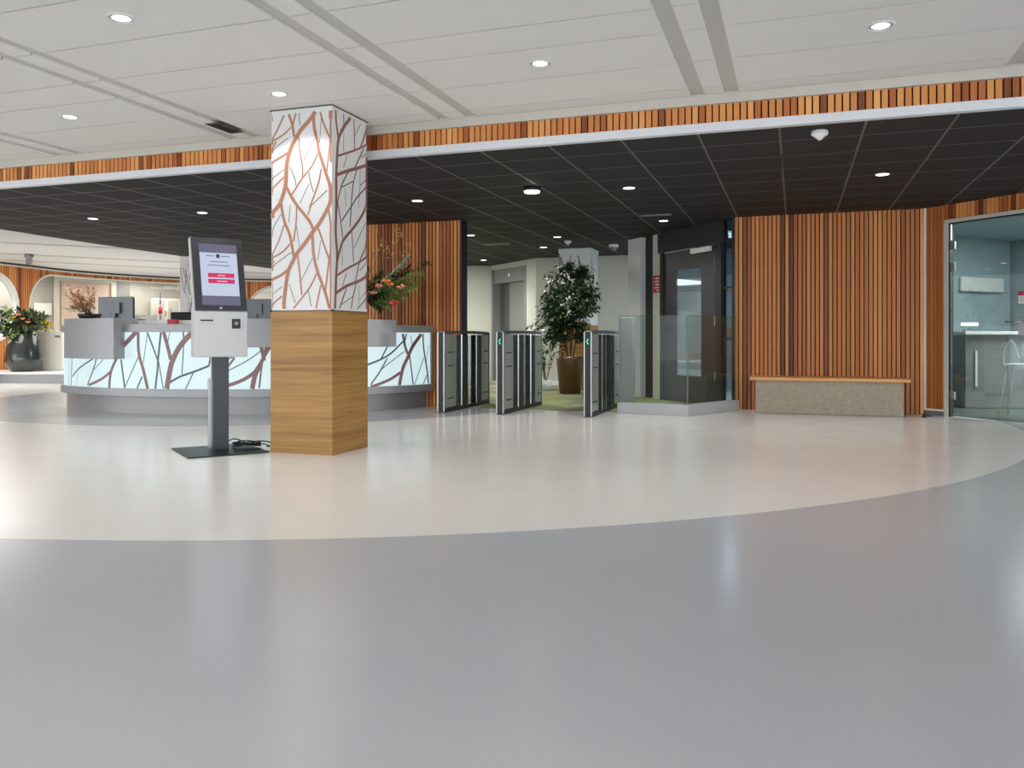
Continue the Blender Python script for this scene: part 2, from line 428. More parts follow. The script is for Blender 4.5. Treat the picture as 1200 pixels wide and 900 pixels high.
# bulkhead between white and dark ceiling
ftrim = empty('trim_1'); struct(ftrim)
VF = 6.902
mb = MB(); mb.prism([W(-15,6.87)[:2],W(13,6.87)[:2],W(13,VF+.3)[:2],W(-15,VF+.3)[:2]], 2.908, 3.04); mb.build('trim_rim', 'rim', ftrim)
mb = MB(); mb.prism([W(-15,VF-.022)[:2],W(13,VF-.022)[:2],W(13,VF+.05)[:2],W(-15,VF+.05)[:2]], 2.688, 2.760); mb.build('trim_profile', 'profile', ftrim, bevel=.004)
slat_run('trim_slats', W(-15,VF+.022), W(13,VF+.022), 2.755, 2.91, mat='slat_fascia', pitch=.055, gap=.012, parent=ftrim, dark=.16, seed=5)

# dark ceiling
bc = [W(-11.6,VF+.04), gp(-40,260,ZB), gp(0,268.6,ZB), gp(50,276.5,ZB), gp(100,284,ZB), gp(155,292,ZB), gp(211,300,ZB), gp(265,307.5,ZB), gp(312,314,ZB), Vector((-4.6,22.4,0)), Vector((6,24,0)), Vector((11,12,0)), W(10,VF+.04)]
mb = MB(); mb.prism([(p[0],p[1]) for p in bc], ZB, ZB+.06)
struct(mb.build('ceiling_dark', 'dark_tiles'), 'dark grey tile ceiling with a thin metal grid', 'ceiling')
# rear white ceiling with grey bands
mb = MB(); edge = [p for p in bc[:9]]
rc = [(p[0]+.12, p[1]-.05) for p in edge[1:]]+[(-3,22.6),(-3,32),(-22,32),(-22,11.6),(-11,11.4)]
mb.prism(rc, ZR, ZR+.05, m='rear_white')
for i, (y0, y1) in enumerate([(283,300),(296,313),(303,321)]):
    a, b = gp(-20, y0, ZR), gp(330, y1, ZR)
    d = (b-a).normalized(); n = Vector((-d.y, d.x, 0))*.12
    mb.prism([(a-n)[:2], (b-n)[:2], (b+n)[:2], (a+n)[:2]], ZR-.012, ZR+.01, m='channel')
struct(mb.build('ceiling_rear'), 'white ceiling with grey bands beyond the dark ceiling', 'ceiling')
# unseen slab added above everything to block world light
mb = MB(); mb.prism([(-22,7),(15,7),(15,32),(-22,32)], 3.06, 3.2); struct(mb.build('ceiling_blocker', 'groove'))

# --- slatted wall behind the desk
wr = empty('wall_middle'); struct(wr, 'slatted wood wall with a black end behind the reception desk', 'wall')
slat_run('wall_slats', W(-6.7,10.95), W(-4.545,10.95), .0, ZB, pitch=.055, gap=.016, parent=wr, dark=.08, seed=11)
mb = MB(); mb.prism([W(-6.7,10.985)[:2],W(-4.535,10.985)[:2],W(-4.535,11.15)[:2],W(-6.7,11.15)[:2]], 0, ZB)
mb.prism([W(-4.546,10.93)[:2],W(-4.53,10.93)[:2],W(-4.53,11.15)[:2],W(-4.546,11.15)[:2]], 0, ZB); mb.build('wall_core', 'black', wr)

# --- bench wall
PB0, PB1 = W(-.804,11.93), W(1.594,11.93)
wb = empty('wall_right'); struct(wb, 'vertical wood slat wall behind the concrete bench', 'wall')
slat_run('wall_slats', PB0, PB1, .0, ZB, pitch=.055, gap=.014, parent=wb, dark=.2, seed=23)
mb = MB(); mb.prism([W(-.81,11.965)[:2],W(1.62,11.965)[:2],W(1.62,12.1)[:2],W(-.81,12.1)[:2]], 0, ZB); mb.build('wall_core', 'backing', wb)

# --- angled wall with glass door
PC = Vector((PB1.x+.01, PB1.y, 0)); E = Vector((.438,-.899,0)); E.normalize(); NE = Vector((-.899,-.438,0))
def A45(t, n=0, z=0): p = PC+E*t+NE*n; return Vector((p.x,p.y,z))
wd = empty('wall_side'); struct(wd, 'wood slat wall framing the glass door', 'wall')
slat_run('wall_slats', A45(.035), A45(.30), .085, ZB, pitch=.05, gap=.008, parent=wd, dark=.05, seed=31)
slat_run('wall_slats', A45(.30), A45(1.52), 2.50, ZB, pitch=.05, gap=.008, parent=wd, dark=.12, seed=32)
slat_run('wall_slats', A45(1.52), A45(4.2), .085, ZB, pitch=.05, gap=.008, parent=wd, dark=.12, seed=33)
angE = atan2(E.y, E.x)
def ebox(mb, t0, t1, n0, n1, z0, z1, m=None):
    c = A45((t0+t1)/2, (n0+n1)/2, (z0+z1)/2); return mb.box(c, (t1-t0, n1-n0, z1-z0), angE, .5, m)
mb = MB(); ebox(mb, .012, .036, -.02, .035, .06, ZB); ebox(mb, .012, .30, -.02, .035, .06, .085); mb.build('wall_edging', 'led_white', wd)
mb = MB(); ebox(mb, 0, .30, -.04, -.0, 0, .06); ebox(mb, 1.52, 4.2, -.04, 0, 0, .085); mb.build('wall_plinth', 'wall_grey', wd)

# ---------- rear lift lobby walls
bw = empty('wall_back'); struct(bw, 'pale painted walls of the lift lobby', 'wall')
q0, q1, q2 = Vector((-.485,19.3,0)), Vector((.506,17.42,0)), Vector((3.9,16.25,0))
def pw(mb, a, b, z0, z1, th=.1, m=None):
    a, b = Vector((a[0],a[1],0)), Vector((b[0],b[1],0)); d = (b-a).normalized(); n = Vector((-d.y,d.x,0))*th
    if n.dot(a) < 0: n = -n
    return mb.prism([a[:2], b[:2], (b+n)[:2], (a+n)[:2]], z0, z1, m=m)
dl = (q1-q0).normalized(); Lq = (q1-q0).length
mb = MB(); pw(mb, (-4.5,18.9), q0, 0, ZB); pw(mb, q0+dl*1.70, q1, 0, ZB); pw(mb, q0, q0+dl*1.70, 2.58, ZB); pw(mb, q1, q2, 0, ZB)
mb.build('wall_paint', 'wall_paint', bw)
mb = MB(); pw(mb, (-4.5,18.88), q0-dl*.02, 0, .1, .02); pw(mb, q1+Vector((0,-.02,0)), q2+Vector((0,-.02,0)), 0, .1, .02); struct(mb.build('baseboard_back', 'white'))
# lift
lift = empty('elevator', q0+dl*.86, atan2(dl.y, dl.x), 'grey metal elevator doors in a deep frame beyond the gates', 'elevator')
mb = MB(); mb.box((-.80,.12,1.29),(.08,.26,2.58)); mb.box((.80,.12,1.29),(.08,.26,2.58)); mb.box((0,.12,2.42),(1.52,.2,.32)); mb.build('frame', 'wall_grey', lift)
mb = MB(); mb.box((-.50,.2,1.13),(.48,.03,2.26)); mb.build('door', 'grey_metal', lift)
mb = MB(); mb.box((.25,.18,1.13),(1.0,.03,2.26)); mb.build('door', 'steel', lift)
mb = MB(); mb.box((0,.015,2.42),(.03,.02,.06)); mb.build('floor_indicator', 'screen', lift)

# added outer shell, never seen directly, shuts out world light
mb = MB(); pw(mb, (-22,31), (15,31), 0, 3.1); pw(mb, (-21,8), (-21,31), 0, 3.1); pw(mb, (13.9,31), (14,9.2), 0, 3.1)
struct(mb.build('wall_blocker', 'wall_cream'))

# ---------- black door wall (angled) between lift lobby and bench wall
KC = Vector((3.12,11.54,0)); KD = Vector((-.371,.929,0)).normalized(); KN = Vector((-KD.y, KD.x, 0)); KN = -KN if KN.dot(KC) > 0 else KN
angK = atan2(KD.y, KD.x)
def kbox(mb, s0, s1, n0, n1, z0, z1, m=None):
    c = KC+KD*((s0+s1)/2)+KN*((n0+n1)/2); return mb.box((c.x,c.y,(z0+z1)/2), (s1-s0, n1-n0, z1-z0), angK, .5, m)
kw = empty('wall_corner'); struct(kw, 'dark wall and pale posts around the black door', 'wall')
mb = MB(); kbox(mb, .25, 1.98, -.06, .02, 2.37, ZB); kbox(mb, .27, .40, -.06, .03, 0, 2.37); kbox(mb, 1.82, 1.90, -.06, .03, 0, 2.37)
kbox(mb, 2.16, 2.49, -.12, -.06, 0, ZB); kbox(mb, -.02,.05,-.06,.01,0,ZB); mb.build('wall_frame', 'black_wall', kw)
mb = MB(); kbox(mb, 1.90, 2.16, -.08, .0, 0, ZB); mb.build('wall_post', 'wall_cream', kw)
mb = MB(); kbox(mb, 2.49, 2.90, -.1, .04, 0, ZB); mb.build('wall_end', 'profile', kw)
d1 = empty('door_1'); struct(d1, 'black door with a tall glass light', 'door')
mb = MB(); kbox(mb, .40, .80, -.04, .0, 0, 2.36); kbox(mb, 1.50, 1.82, -.04, 0, 0, 2.36); kbox(mb, .8, 1.5, -.04, 0, 0, .42); kbox(mb, .8, 1.5, -.04, 0, 2.06, 2.36); mb.build('door_leaf', 'door_black', d1)
mb = MB(); kbox(mb, .8, 1.5, -.025, -.015, .42, 2.06); mb.build('door_glass', 'glass_blue', d1)
mb = MB()
for z in (.45, 1.25, 2.12): kbox(mb, .40, .425, 0, .035, z-.07, z+.07)
mb.build('door_hinge', 'chrome', d1)
mb = MB(); kbox(mb, .50, .98, 0.02, .07, 2.27, 2.34); mb.build('door_closer', 'white', d1)
mb = MB(); kbox(mb, .9, 1.75, 0.03, .045, 2.345, 2.36); mb.build('door_closer_arm', 'steel', d1)
mb = MB(); kbox(mb, 1.66, 1.70, 0, .05, 1.08, 1.2); kbox(mb, 1.48, 1.70, .04, .06, 1.13, 1.155); mb.build('door_handle', 'black', d1)
w5 = empty('window_5'); struct(w5, 'narrow side window beside the black door', 'window')
mb = MB(); kbox(mb, .05, .27, -.025, -.015, 0, ZB); mb.build('window_pane', 'glass_blue', w5)
mb = MB()
for z in (.03, .98, 1.72, 2.40): kbox(mb, .05, .27, -.04, 0, z-.012, z+.012)
mb.build('window_bars', 'black_wall', w5)
# room behind the black door: pale blue stairwell wall with tan bands
mb = MB(); a, b = KC+KD*(-.3)-KN*2.4, KC+KD*6-KN*2.4
pw(mb, a, b, 0, ZB, m='plaster_blue')
for z, h in ((.55,.09),(1.05,.16),(1.9,.05)):
    pw(mb, a+KN*.03, b+KN*.03, z, z+h, .03, m='tan')
pw(mb, KC+Vector((.1,.15,0)), KC+Vector((2.2,1.1,0)), 0, ZB, m='wall_grey')
struct(mb.build('wall_stair'))

# sign on pale post
s1 = empty('wall_sign', label='small red notice board with white lines on the pale post by the black door', cat='sign')
mb = MB(); kbox(mb, 1.925, 2.13, .001, .012, 1.74, 2.02); mb.build('panel', 'red', s1)
mb = MB()
for i, (z, w) in enumerate(((1.97,.12),(1.92,.13),(1.87,.11),(1.82,.13),(1.775,.08))): kbox(mb, 1.95, 1.95+w, .012, .014, z-.011, z+.011)
mb.build('notice_lines', 'white', s1)

# ---------- left curved slat wall with rounded windows
wpts = crom([(-14.2,14.6,0),(-13.3,17.3,0),(-12.4,19.93,0),(-11.8,22.7,0),(-10.1,25.0,0),(-8.0,25.7,0),(-4.0,26.2,0)], 14)
cum = [0]
for i in range(1,len(wpts)): cum.append(cum[-1]+(wpts[i]-wpts[i-1]).length)
LW = cum[-1]
def wat(s):
    s = max(0, min(s, LW-1e-6)); i = max(k for k in range(len(cum)-1) if cum[k] <= s)
    t = (s-cum[i])/(cum[i+1]-cum[i]); p = wpts[i].lerp(wpts[i+1], t); d = (wpts[i+1]-wpts[i]).normalized()
    return p, d, Vector((d.y,-d.x,0))
def s_of_px(px):                       # where the sight line of a photo column meets the wall
    k = (px-600)/F; best = None
    for i in range(2400):
        s = LW*i/2400; p = wat(s)[0]; g = p.x-k*p.y
        if best is None or abs(g) < best[0]: best = (abs(g), s)
    return best[1]
sA, sB0, sB1, sC = s_of_px(20), s_of_px(33), s_of_px(272), s_of_px(289)
openings = [(sA-1.72, sA, .89, 2.61, .86), (sB0, sB1, .5, 2.64, .85), (sC, sC+3.2, .5, 2.62, .9), (sA-4.4, sA-2.3, .5, 2.62, .85)]
def zr(o, s):                          # z interval of the opening at s, or None
    s0, s1, z0, z1, r = o
    if s <= s0 or s >= s1: return None
    e = min(s-s0, s1-s)
    dz = 0 if e >= r else r-sqrt(max(0, r*r-(r-e)**2))
    return (z0+dz, z1-dz)
def cut(s, z0, z1):
    for o in openings:
        q = zr(o, s)
        if q and q[1]-q[0] > .01: return [(z0, q[0]), (q[1], z1)]
    return [(z0, z1)]
wl = empty('wall_left'); struct(wl, 'curved wood slat wall with large rounded windows', 'wall')
slat_run('wall_slats', None, None, 0, 2.755, pitch=.075, gap=.018, depth=.03, back=.08, parent=wl, cut=cut, path=(wat, LW), dark=.2, seed=41)
mb = MB(); path = [(wat(LW*i/80)[0], wat(LW*i/80)[2]) for i in range(81)]
mb.sweep([(-.1,2.755),(.05,2.755),(.05,2.80),(-.1,2.80)], path); mb.build('wall_edging', 'wall_cream', wl)
mb = MB(); mb.sweep([(-.1,2.80),(.06,2.80),(.06,ZR),(-.1,ZR)], path); mb.build('wall_shadow_gap', 'black', wl)
for i, o in enumerate(openings):
    wn = empty('window_%d' % (i+1)); struct(wn, ['round window in a thick white ring','wide round-cornered window behind the desk','round-cornered window beside the first pillar','round-cornered window'][i], 'window')
    s0, s1, z0, z1, r = o; outl = []
    for (cs, cz, a0) in ((s1-r,z0+r,-90),(s1-r,z1-r,0),(s0+r,z1-r,90),(s0+r,z0+r,180)):
        for k in range(9):
            a = R(a0+k*11.25); outl.append((cs+r*cos(a), cz+r*sin(a)))
    # subdivide the long edges so the frame follows the curve
    dense = []
    for k in range(len(outl)):
        a, b = outl[k], outl[(k+1)%len(outl)]; m_ = max(1, int(sqrt((a[0]-b[0])**2+(a[1]-b[1])**2)/.25))
        for j in range(m_): dense.append((a[0]+(b[0]-a[0])*j/m_, a[1]+(b[1]-a[1])*j/m_))
    wdt = .11 if i == 0 else .045; mb = MB(); n = len(dense); cs = sum(p[0] for p in dense)/n; cz = (z0+z1)/2
    vs = []
    for k in range(n):
        a, b = dense[k-1], dense[(k+1)%n]; tx, tz = b[0]-a[0], b[1]-a[1]; l = sqrt(tx*tx+tz*tz) or 1; nx, nz = tz/l, -tx/l
        for (off, nn) in ((0,.05),(wdt,.05),(wdt,-.09),(0,-.09)):
            s_, z_ = dense[k][0]-nx*off+nx*.03, dense[k][1]-nz*off+nz*.03; p, d, nr = wat(s_); q = p+nr*nn; vs.append((q.x,q.y,z_))
    fs = []
    for k in range(n):
        for j in range(4): fs.append((k*4+j, k*4+(j+1)%4, ((k+1)%n)*4+(j+1)%4, ((k+1)%n)*4+j))
    mb.add(vs, fs); mb.build('window_frame', 'white' if i == 0 else 'wall_cream', wn)
    mb = MB(); K = 16
    for k in range(K):
        sa, sb = s0+(s1-s0)*k/K, s0+(s1-s0)*(k+1)/K; pa, pb = wat(sa), wat(sb)
        ia, ib = zr(o, sa+1e-4) or (cz,cz), zr(o, sb-1e-4) or (cz,cz); qa, qb = pa[0]-pa[2]*.03, pb[0]-pb[2]*.03
        mb.add([(qa.x,qa.y,ia[0]),(qb.x,qb.y,ib[0]),(qb.x,qb.y,ib[1]),(qa.x,qa.y,ia[1])], [(0,1,2,3)])
    mb.build('window_pane', 'glass_window', wn)
# rooms behind the rounded windows
mb = MB(); N_ = 40
bp = []
for i in range(N_+1):
    p, d, nr = wat(LW*i/N_); q = p-nr*(2.2); bp.append((q, nr))
mb.sweep([(-.1,0),(0,0),(0,ZR),(-.1,ZR)], bp, m='wall_greige')
struct(mb.build('wall_far'), 'muted greenish wall of the room behind the round-cornered windows', 'wall')
def onfar(px, off=0.0):                # point on that far wall in photo column px
    k = (px-600)/F; best = None
    for i in range(1200):
        p, d, nr = wat(LW*i/1200); q = p-nr*(2.2-off); g = abs(q.x-k*q.y)
        if best is None or g < best[0]: best = (g, q, d, nr)
    return best[1], best[2], best[3]
def farpanel(name, x0, x1, y0, y1, mat, off=.03, th=.04, label=None, cat=None, parent=None):
    p0, d0, n0 = onfar(x0, off); p1, d1_, n1 = onfar(x1, off); m_ = (p0+p1)/2
    zt, zb = 1+(HOR-y0)/F*m_.y, 1+(HOR-y1)/F*m_.y; ang = atan2((p1-p0).y, (p1-p0).x)
    mb = MB(); mb.box((m_.x,m_.y,(zt+zb)/2), ((p1-p0).length, th, zt-zb), ang); o = mb.build(name, mat, parent)
    if label: tag(o, label, cat)
    return o
p_in = empty('wall_partition'); struct(p_in)
farpanel('wall_panel', 70, 131, 331, 440, 'wall_pink', .06, .06, parent=p_in)
farpanel('wall_trim', 64, 70, 326, 440, 'wall_cream', .1, .1, parent=p_in)
farpanel('wall_trim', 129.5, 134, 326, 440, 'wall_cream', .1, .1, parent=p_in)
farpanel('wall_trim', 64, 134, 326, 331, 'wall_cream', .1, .1, parent=p_in)
farpanel('wall_panel', 134, 152, 333, 349, 'wall_grey', .04, .04, parent=p_in)
farpanel('poster', 40, 60, 355, 369, 'white', .05, .02, 'pale poster seen on the wall through the wide rounded window', 'poster')
cab = empty('tall_cabinet', label='cream cabinet with two doors beyond the desk, seen through the rounded window', cat='cabinet')
farpanel('body', 179, 211, 350, 420, 'wall_cream', .35, .3, parent=cab)
farpanel('door', 180.5, 193, 352, 418, 'wall_greige', .51, .02, parent=cab)
farpanel('door', 195, 209, 352, 418, 'wall_greige', .51, .02, parent=cab)
for (x, y0, y1) in ((193.5,364,371),(201,361,371)):
    farpanel('handle', x-.9, x+.9, y0, y1, 'black', .54, .03, parent=cab)
pe, _, nre = onfar(188, .9); fe = empty('fire_extinguisher', (pe.x,pe.y,0), 0, 'red fire extinguisher on a thin stand in front of the cream cabinet', 'extinguisher')
ze = 1+(HOR-363)/F*pe.y
mb = MB(); mb.lathe([(.02,ze-.13),(.055,ze-.12),(.06,ze+.03),(.03,ze+.09),(.02,ze+.12)], seg=12); mb.build('cylinder_body', 'red', fe)
mb = MB(); mb.tube([(0,0,0),(0,0,ze-.16)], .018); mb.tube([(0,0,ze+.16),(0,0,ze+.55)], .018); mb.lathe([(.16,0),(.16,.02)], seg=12); mb.build('stand', 'black', fe)

# ledge under the left wall
mb = MB(); y_l = 18.0
mb.prism([(-15,16.2),(-12.9,17.2),gp(-30,449,0)[:2],gp(100,449.5,0)[:2],(-8.6,20.5),(-9.6,22),(-11.9,21.5),(-12.2,20.0),(-13.0,18.3),(-14.3,15.2)], 0, .205, m='desk_grey')
struct(mb.build('trim_3'), 'low grey ledge along the curved wall', 'ledge')
mb = MB(); mb.prism([(-12.93,17.15),gp(-30,449.4,0)[:2],gp(100,449.9,0)[:2],(-8.55,20.5),(-9.6,22),(-11.9,21.5),(-12.2,20.0),(-13.0,18.3)], .206, .232, m='white')
struct(mb.build('trim_4'), 'white top of the ledge under the big vase', 'ledge')
# white low cabinet on ledge
mb = MB(); mb.box((0,0,.46),(.72,.4,.92)); 
lc = empty('low_cabinet', (dp(58,437,19.5).x,19.5,.234), R(8), 'white low cabinet standing on the ledge behind the big grey vase', 'cabinet'); mb.build('body', 'cabinet_white', lc, bevel=.01)
mb = MB(); mb.box((.26,-.21,.80),(.12,.012,.05)); mb.build('handle', 'wall_grey', lc)

# ================================================================== PILLARS
def ribbons(name, traces, proj, parent, offset, pick, wk=1.22):
    """each trace: (width, pts); proj maps a trace point to (world point, outward normal)"""
    by = {}
    for k, (w, pts) in enumerate(traces):
        P = crom([(a, b, 0) for a, b in pts], 5); Q = []
        for p in P:
            r = proj(p.x, p.y)
            if r: Q.append(r)
        if len(Q) < 2: continue
        mb = by.setdefault(pick(w), MB()); vs = []; off = offset + (k % 12)*.00008
        for i, (q, n, sc_) in enumerate(Q):
            t = Q[min(i+1,len(Q)-1)][0]-Q[max(i-1,0)][0]; s = t.cross(n)
            s = s.normalized() if s.length > 1e-9 else Vector((1,0,0)); h = w*sc_*wk/2
            vs += [q+s*h+n*off, q-s*h+n*off]
        mb.add(vs, [(2*i,2*i+1,2*i+3,2*i+2) for i in range(len(Q)-1)])
    for m_, mb in by.items(): mb.build(name, m_, parent)

LEFT = [(32,[(430,78),(380,150),(310,230),(262,310),(215,410),(188,530),(178,700),(140,830),(110,884),(22,980)]),
(22,[(178,700),(235,810),(290,890),(340,950),(390,1020),(415,1090)]),
(24,[(415,80),(420,210),(450,340),(457,400),(500,540),(550,690),(572,760)]),
(30,[(550,690),(572,760),(545,870),(470,1010),(410,1090),(340,1190),(270,1280),(240,1340),(200,1430),(180,1560),(165,1690),(168,1742)]),
(30,[(585,65),(588,130)]),(16,[(583,130),(565,250),(555,330)]),
(14,[(165,110),(110,230),(38,360)]),(20,[(205,100),(235,190),(250,290)]),(12,[(225,210),(150,280),(35,345)]),(14,[(265,90),(240,190)]),(7,[(290,90),(300,190)]),
(5,[(68,115),(40,165)]),(6,[(200,300),(55,410)]),(12,[(100,330),(40,430)]),(17,[(200,425),(120,475),(36,522)]),(6,[(165,565),(45,660)]),(11,[(165,630),(40,755)]),
(6,[(210,540),(255,640),(265,700)]),(4,[(45,520),(42,790)]),(10,[(290,290),(300,420),(318,520),(322,630)]),(5,[(420,310),(330,490)]),
(11,[(450,430),(400,540),(320,640),(230,780)]),(12,[(480,560),(450,700),(380,890)]),(6,[(375,590),(390,680),(415,760)]),(5,[(375,690),(300,850)]),(7,[(530,740),(395,870)]),
(14,[(470,80),(500,180),(553,300)]),(5,[(480,130),(465,340)]),(10,[(555,310),(540,450),(525,590)]),
(22,[(140,850),(165,994),(215,1124),(248,1300)]),(12,[(270,864),(268,1004),(245,1174)]),(5,[(218,864),(205,1014)]),(10,[(165,1034),(110,1194),(30,1340)]),
(12,[(215,1194),(150,1264),(30,1330)]),(5,[(140,944),(26,1134)]),(12,[(80,1334),(22,1424)]),(6,[(230,1264),(40,1398)]),(20,[(205,1405),(130,1464),(24,1506)]),
(6,[(150,1554),(36,1644)]),(12,[(150,1634),(30,1732)]),(4,[(30,1504),(36,1724)]),(6,[(210,1534),(260,1694)]),(5,[(270,1044),(295,1214)]),
(13,[(280,1290),(300,1464),(315,1624)]),(5,[(405,1314),(310,1504)]),(12,[(440,1444),(380,1564),(245,1738)]),(22,[(405,1110),(415,1284),(450,1434),(510,1594),(550,1742)]),
(13,[(455,1064),(500,1194),(545,1320)]),(5,[(475,1164),(450,1334)]),(10,[(395,864),(365,954)]),(12,[(475,1544),(435,1740)]),(6,[(370,1584),(395,1724)]),
(14,[(540,900),(565,1064),(572,1184),(545,1334),(515,1594)]),(5,[(550,1334),(580,1464)]),(16,[(588,130),(590,300),(588,500)]),(13,[(585,1150),(585,1450),(572,1740)])]
RIGHT = [(16,[(60,65),(64,170),(82,300)]),(22,[(185,130),(120,220),(82,320),(72,450),(64,620),(64,860),(60,1100),(72,1290),(64,1450),(58,1620),(54,1742)]),
(12,[(80,450),(230,400),(330,350),(375,290)]),(10,[(360,215),(372,290)]),(8,[(210,140),(218,280),(220,395)]),(5,[(270,180),(222,280)]),(11,[(330,200),(290,320),(265,385)]),
(9,[(295,390),(250,490),(222,545)]),(5,[(355,405),(275,465)]),(8,[(125,95),(128,170)]),(4,[(128,170),(125,415)]),(5,[(155,435),(125,550)]),
(18,[(70,610),(170,575),(260,550),(345,520),(374,485)]),(18,[(355,520),(350,600),(335,760),(310,890),(265,980),(200,1070),(120,1170),(84,1290),(72,1340)]),
(9,[(165,585),(110,700),(72,860),(60,1000)]),(9,[(235,570),(205,700),(190,880),(180,1050)]),(6,[(210,665),(110,715)]),(4,[(265,570),(262,760),(250,890)]),
(5,[(340,635),(265,700)]),(9,[(330,700),(240,800),(195,870),(110,1000)]),(4,[(135,720),(145,880)]),(8,[(340,780),(370,870)]),(9,[(75,850),(100,1000),(120,1150)]),
(9,[(320,900),(335,1080),(360,1230)]),(5,[(310,1020),(215,1230)]),(9,[(335,1110),(300,1250),(265,1330),(225,1510)]),(13,[(70,1460),(160,1400),(270,1340),(330,1290),(365,1230)]),
(8,[(195,1090),(210,1350)]),(4,[(115,1210),(113,1380)]),(6,[(355,1320),(260,1420)]),(5,[(150,1440),(115,1550)]),(17,[(60,1610),(150,1550),(270,1500),(355,1440)]),
(9,[(150,1570),(90,1740)]),(9,[(235,1520),(205,1640),(190,1740)]),(15,[(350,1450),(335,1600),(325,1742)]),(8,[(330,1640),(240,1742)]),(5,[(200,1640),(100,1710)]),
(4,[(330,1580),(260,1660)]),(4,[(252,1540),(255,1700)])]
S = .604
def plane_proj(P0, n, x0, y0, k, umin=None):
    def f(cx, cy):
        px, py = x0+cx/k, y0+cy/k; d = Vector(((px-600)/F, 1, (HOR-py)/F)); o = Vector((0,0,1))
        t = (P0-o).dot(n)/d.dot(n); return (o+d*t, n, .001)
    return f
def tree_print(mb_side_w, h0, h1, n, rnd):
    """generic branching lines on a flat w x h field, for pillar faces the photo barely shows: list of (width_m, [(a,z)])"""
    out = []; xs = [-mb_side_w*.35, 0, mb_side_w*.33]
    for i in range(n):
        a = rnd.uniform(-.45,.45)*mb_side_w; z = rnd.uniform(h0, h1-.3); L = rnd.uniform(.3,.8); dr = rnd.choice([-1,1])*rnd.uniform(.15,.7); w = rnd.choice([.006,.01,.014,.022])
        pts = []
        for k in range(5):
            t = k/4; aa = a+dr*L*t*(.6+.5*t)*.6; zz = z+L*t
            aa = max(-mb_side_w/2+.01, min(mb_side_w/2-.01, aa))
            if zz > h1-.01: break
            pts.append((aa, zz))
        if len(pts) > 1: out.append((w, pts))
    return out
def pillar(corner_uv, label, ztop, traced=False, seed=3, cu=None):
    u0, v0 = corner_uv                    # the corner nearest the camera: faces go back along +v and left along -u
    c = W(u0-S/2, v0+S/2)
    e = empty('pillar', (c.x,c.y,0), -TH, label, 'pillar')
    zt = ztop
    mb = MB(); mb.box((0,0,.616),(S+.012,S+.012,1.232)); mb.build('wood_cladding', 'oak_veneer', e, bevel=.002)
    mb = MB(); mb.box((0,0,(1.238+zt)/2),(S,S,zt-1.238)); pc = mb.build('printed_cladding', 'print_white', e, bevel=.002)
    mb = MB(); mb.box((0,0,1.235),(S-.01,S-.01,.012)); mb.build('joint_strip', 'black', e)
    mb = MB()
    for sx in (-1,1):
        mb.box((sx*(S/2+.003),-S/2-.003,1.236),(.02,.02,.016))
    mb.build('corner_clip', 'black', e)
    if traced:
        mb = MB(); mb.box((0,0,ZW-.006),(S+.02,S+.02,.008)); mb.build('ceiling_joint', 'groove', e)
    if ztop < 2.9:
        mb = MB(); mb.box((0,0,zt-.04),(S+.03,S+.03,.08)); mb.build('collar', 'white', e)
    inv = Matrix.Rotation(TH, 4, 'Z') @ Matrix.Translation((-c.x,-c.y,0))
    if traced:
        def tp(f): return lambda a, b: (lambda r: (inv @ r[0], (inv.to_3x3() @ r[1]), r[2]))(f(a, b))
        nl = W(0,-1); nr = W(1,0)
        pick = lambda w: 'branch_copper' if w >= 9 else 'branch_dark'
        def clampx(f, lo, hi, ax):
            def g(a, b):
                q, n, s_ = f(a, b); q = q.copy()
                q[ax] = max(lo, min(hi, q[ax])); q.z = max(1.25, min(zt-.02, q.z)); return (q, n, s_)
            return g
        ribbons('branch_print', LEFT, clampx(tp(plane_proj(W(u0,v0), nl, 310, 120, 7.2)), -S/2+.012, S/2-.012, 0), pc, .0015, pick)
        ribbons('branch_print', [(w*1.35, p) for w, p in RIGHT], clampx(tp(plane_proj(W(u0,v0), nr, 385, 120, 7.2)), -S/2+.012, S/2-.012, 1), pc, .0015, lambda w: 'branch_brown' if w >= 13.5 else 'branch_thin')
    rnd = random.Random(seed)
    for side in (range(2,4) if traced else range(4)):
        # side 0: -y, 1: +x, 2: +y, 3: -x
        n = [Vector((0,-1,0)),Vector((1,0,0)),Vector((0,1,0)),Vector((-1,0,0))][side]; t = Vector((-n.y,n.x,0))
        def pr(a, b, n=n, t=t): return (t*a+n*(S/2)+Vector((0,0,b)), n, 1.0)
        ribbons('branch_print', tree_print(S, 1.25, zt-.1, 16, rnd), pr, pc, .0015, lambda w: 'branch_dark')
    return e
uc = gp(389,534); pu, pv = uc.x*CT-uc.y*ST, uc.x*ST+uc.y*CT
pillar((pu,pv), 'big square pillar with copper branch print above a wood base, beside the kiosk', ZW+.01, True, 3)
p2 = Vector((1.473,15.45)); pillar((p2.x*CT-p2.y*ST, p2.x*ST+p2.y*CT), 'square branch-printed pillar behind the potted fig tree', ZB, False, 9)
p3 = Vector((-6.33,16.9)); pillar((p3.x*CT-p3.y*ST, p3.x*ST+p3.y*CT), 'branch-printed pillar behind the reception desk, partly hidden by the kiosk', ZB, False, 14)

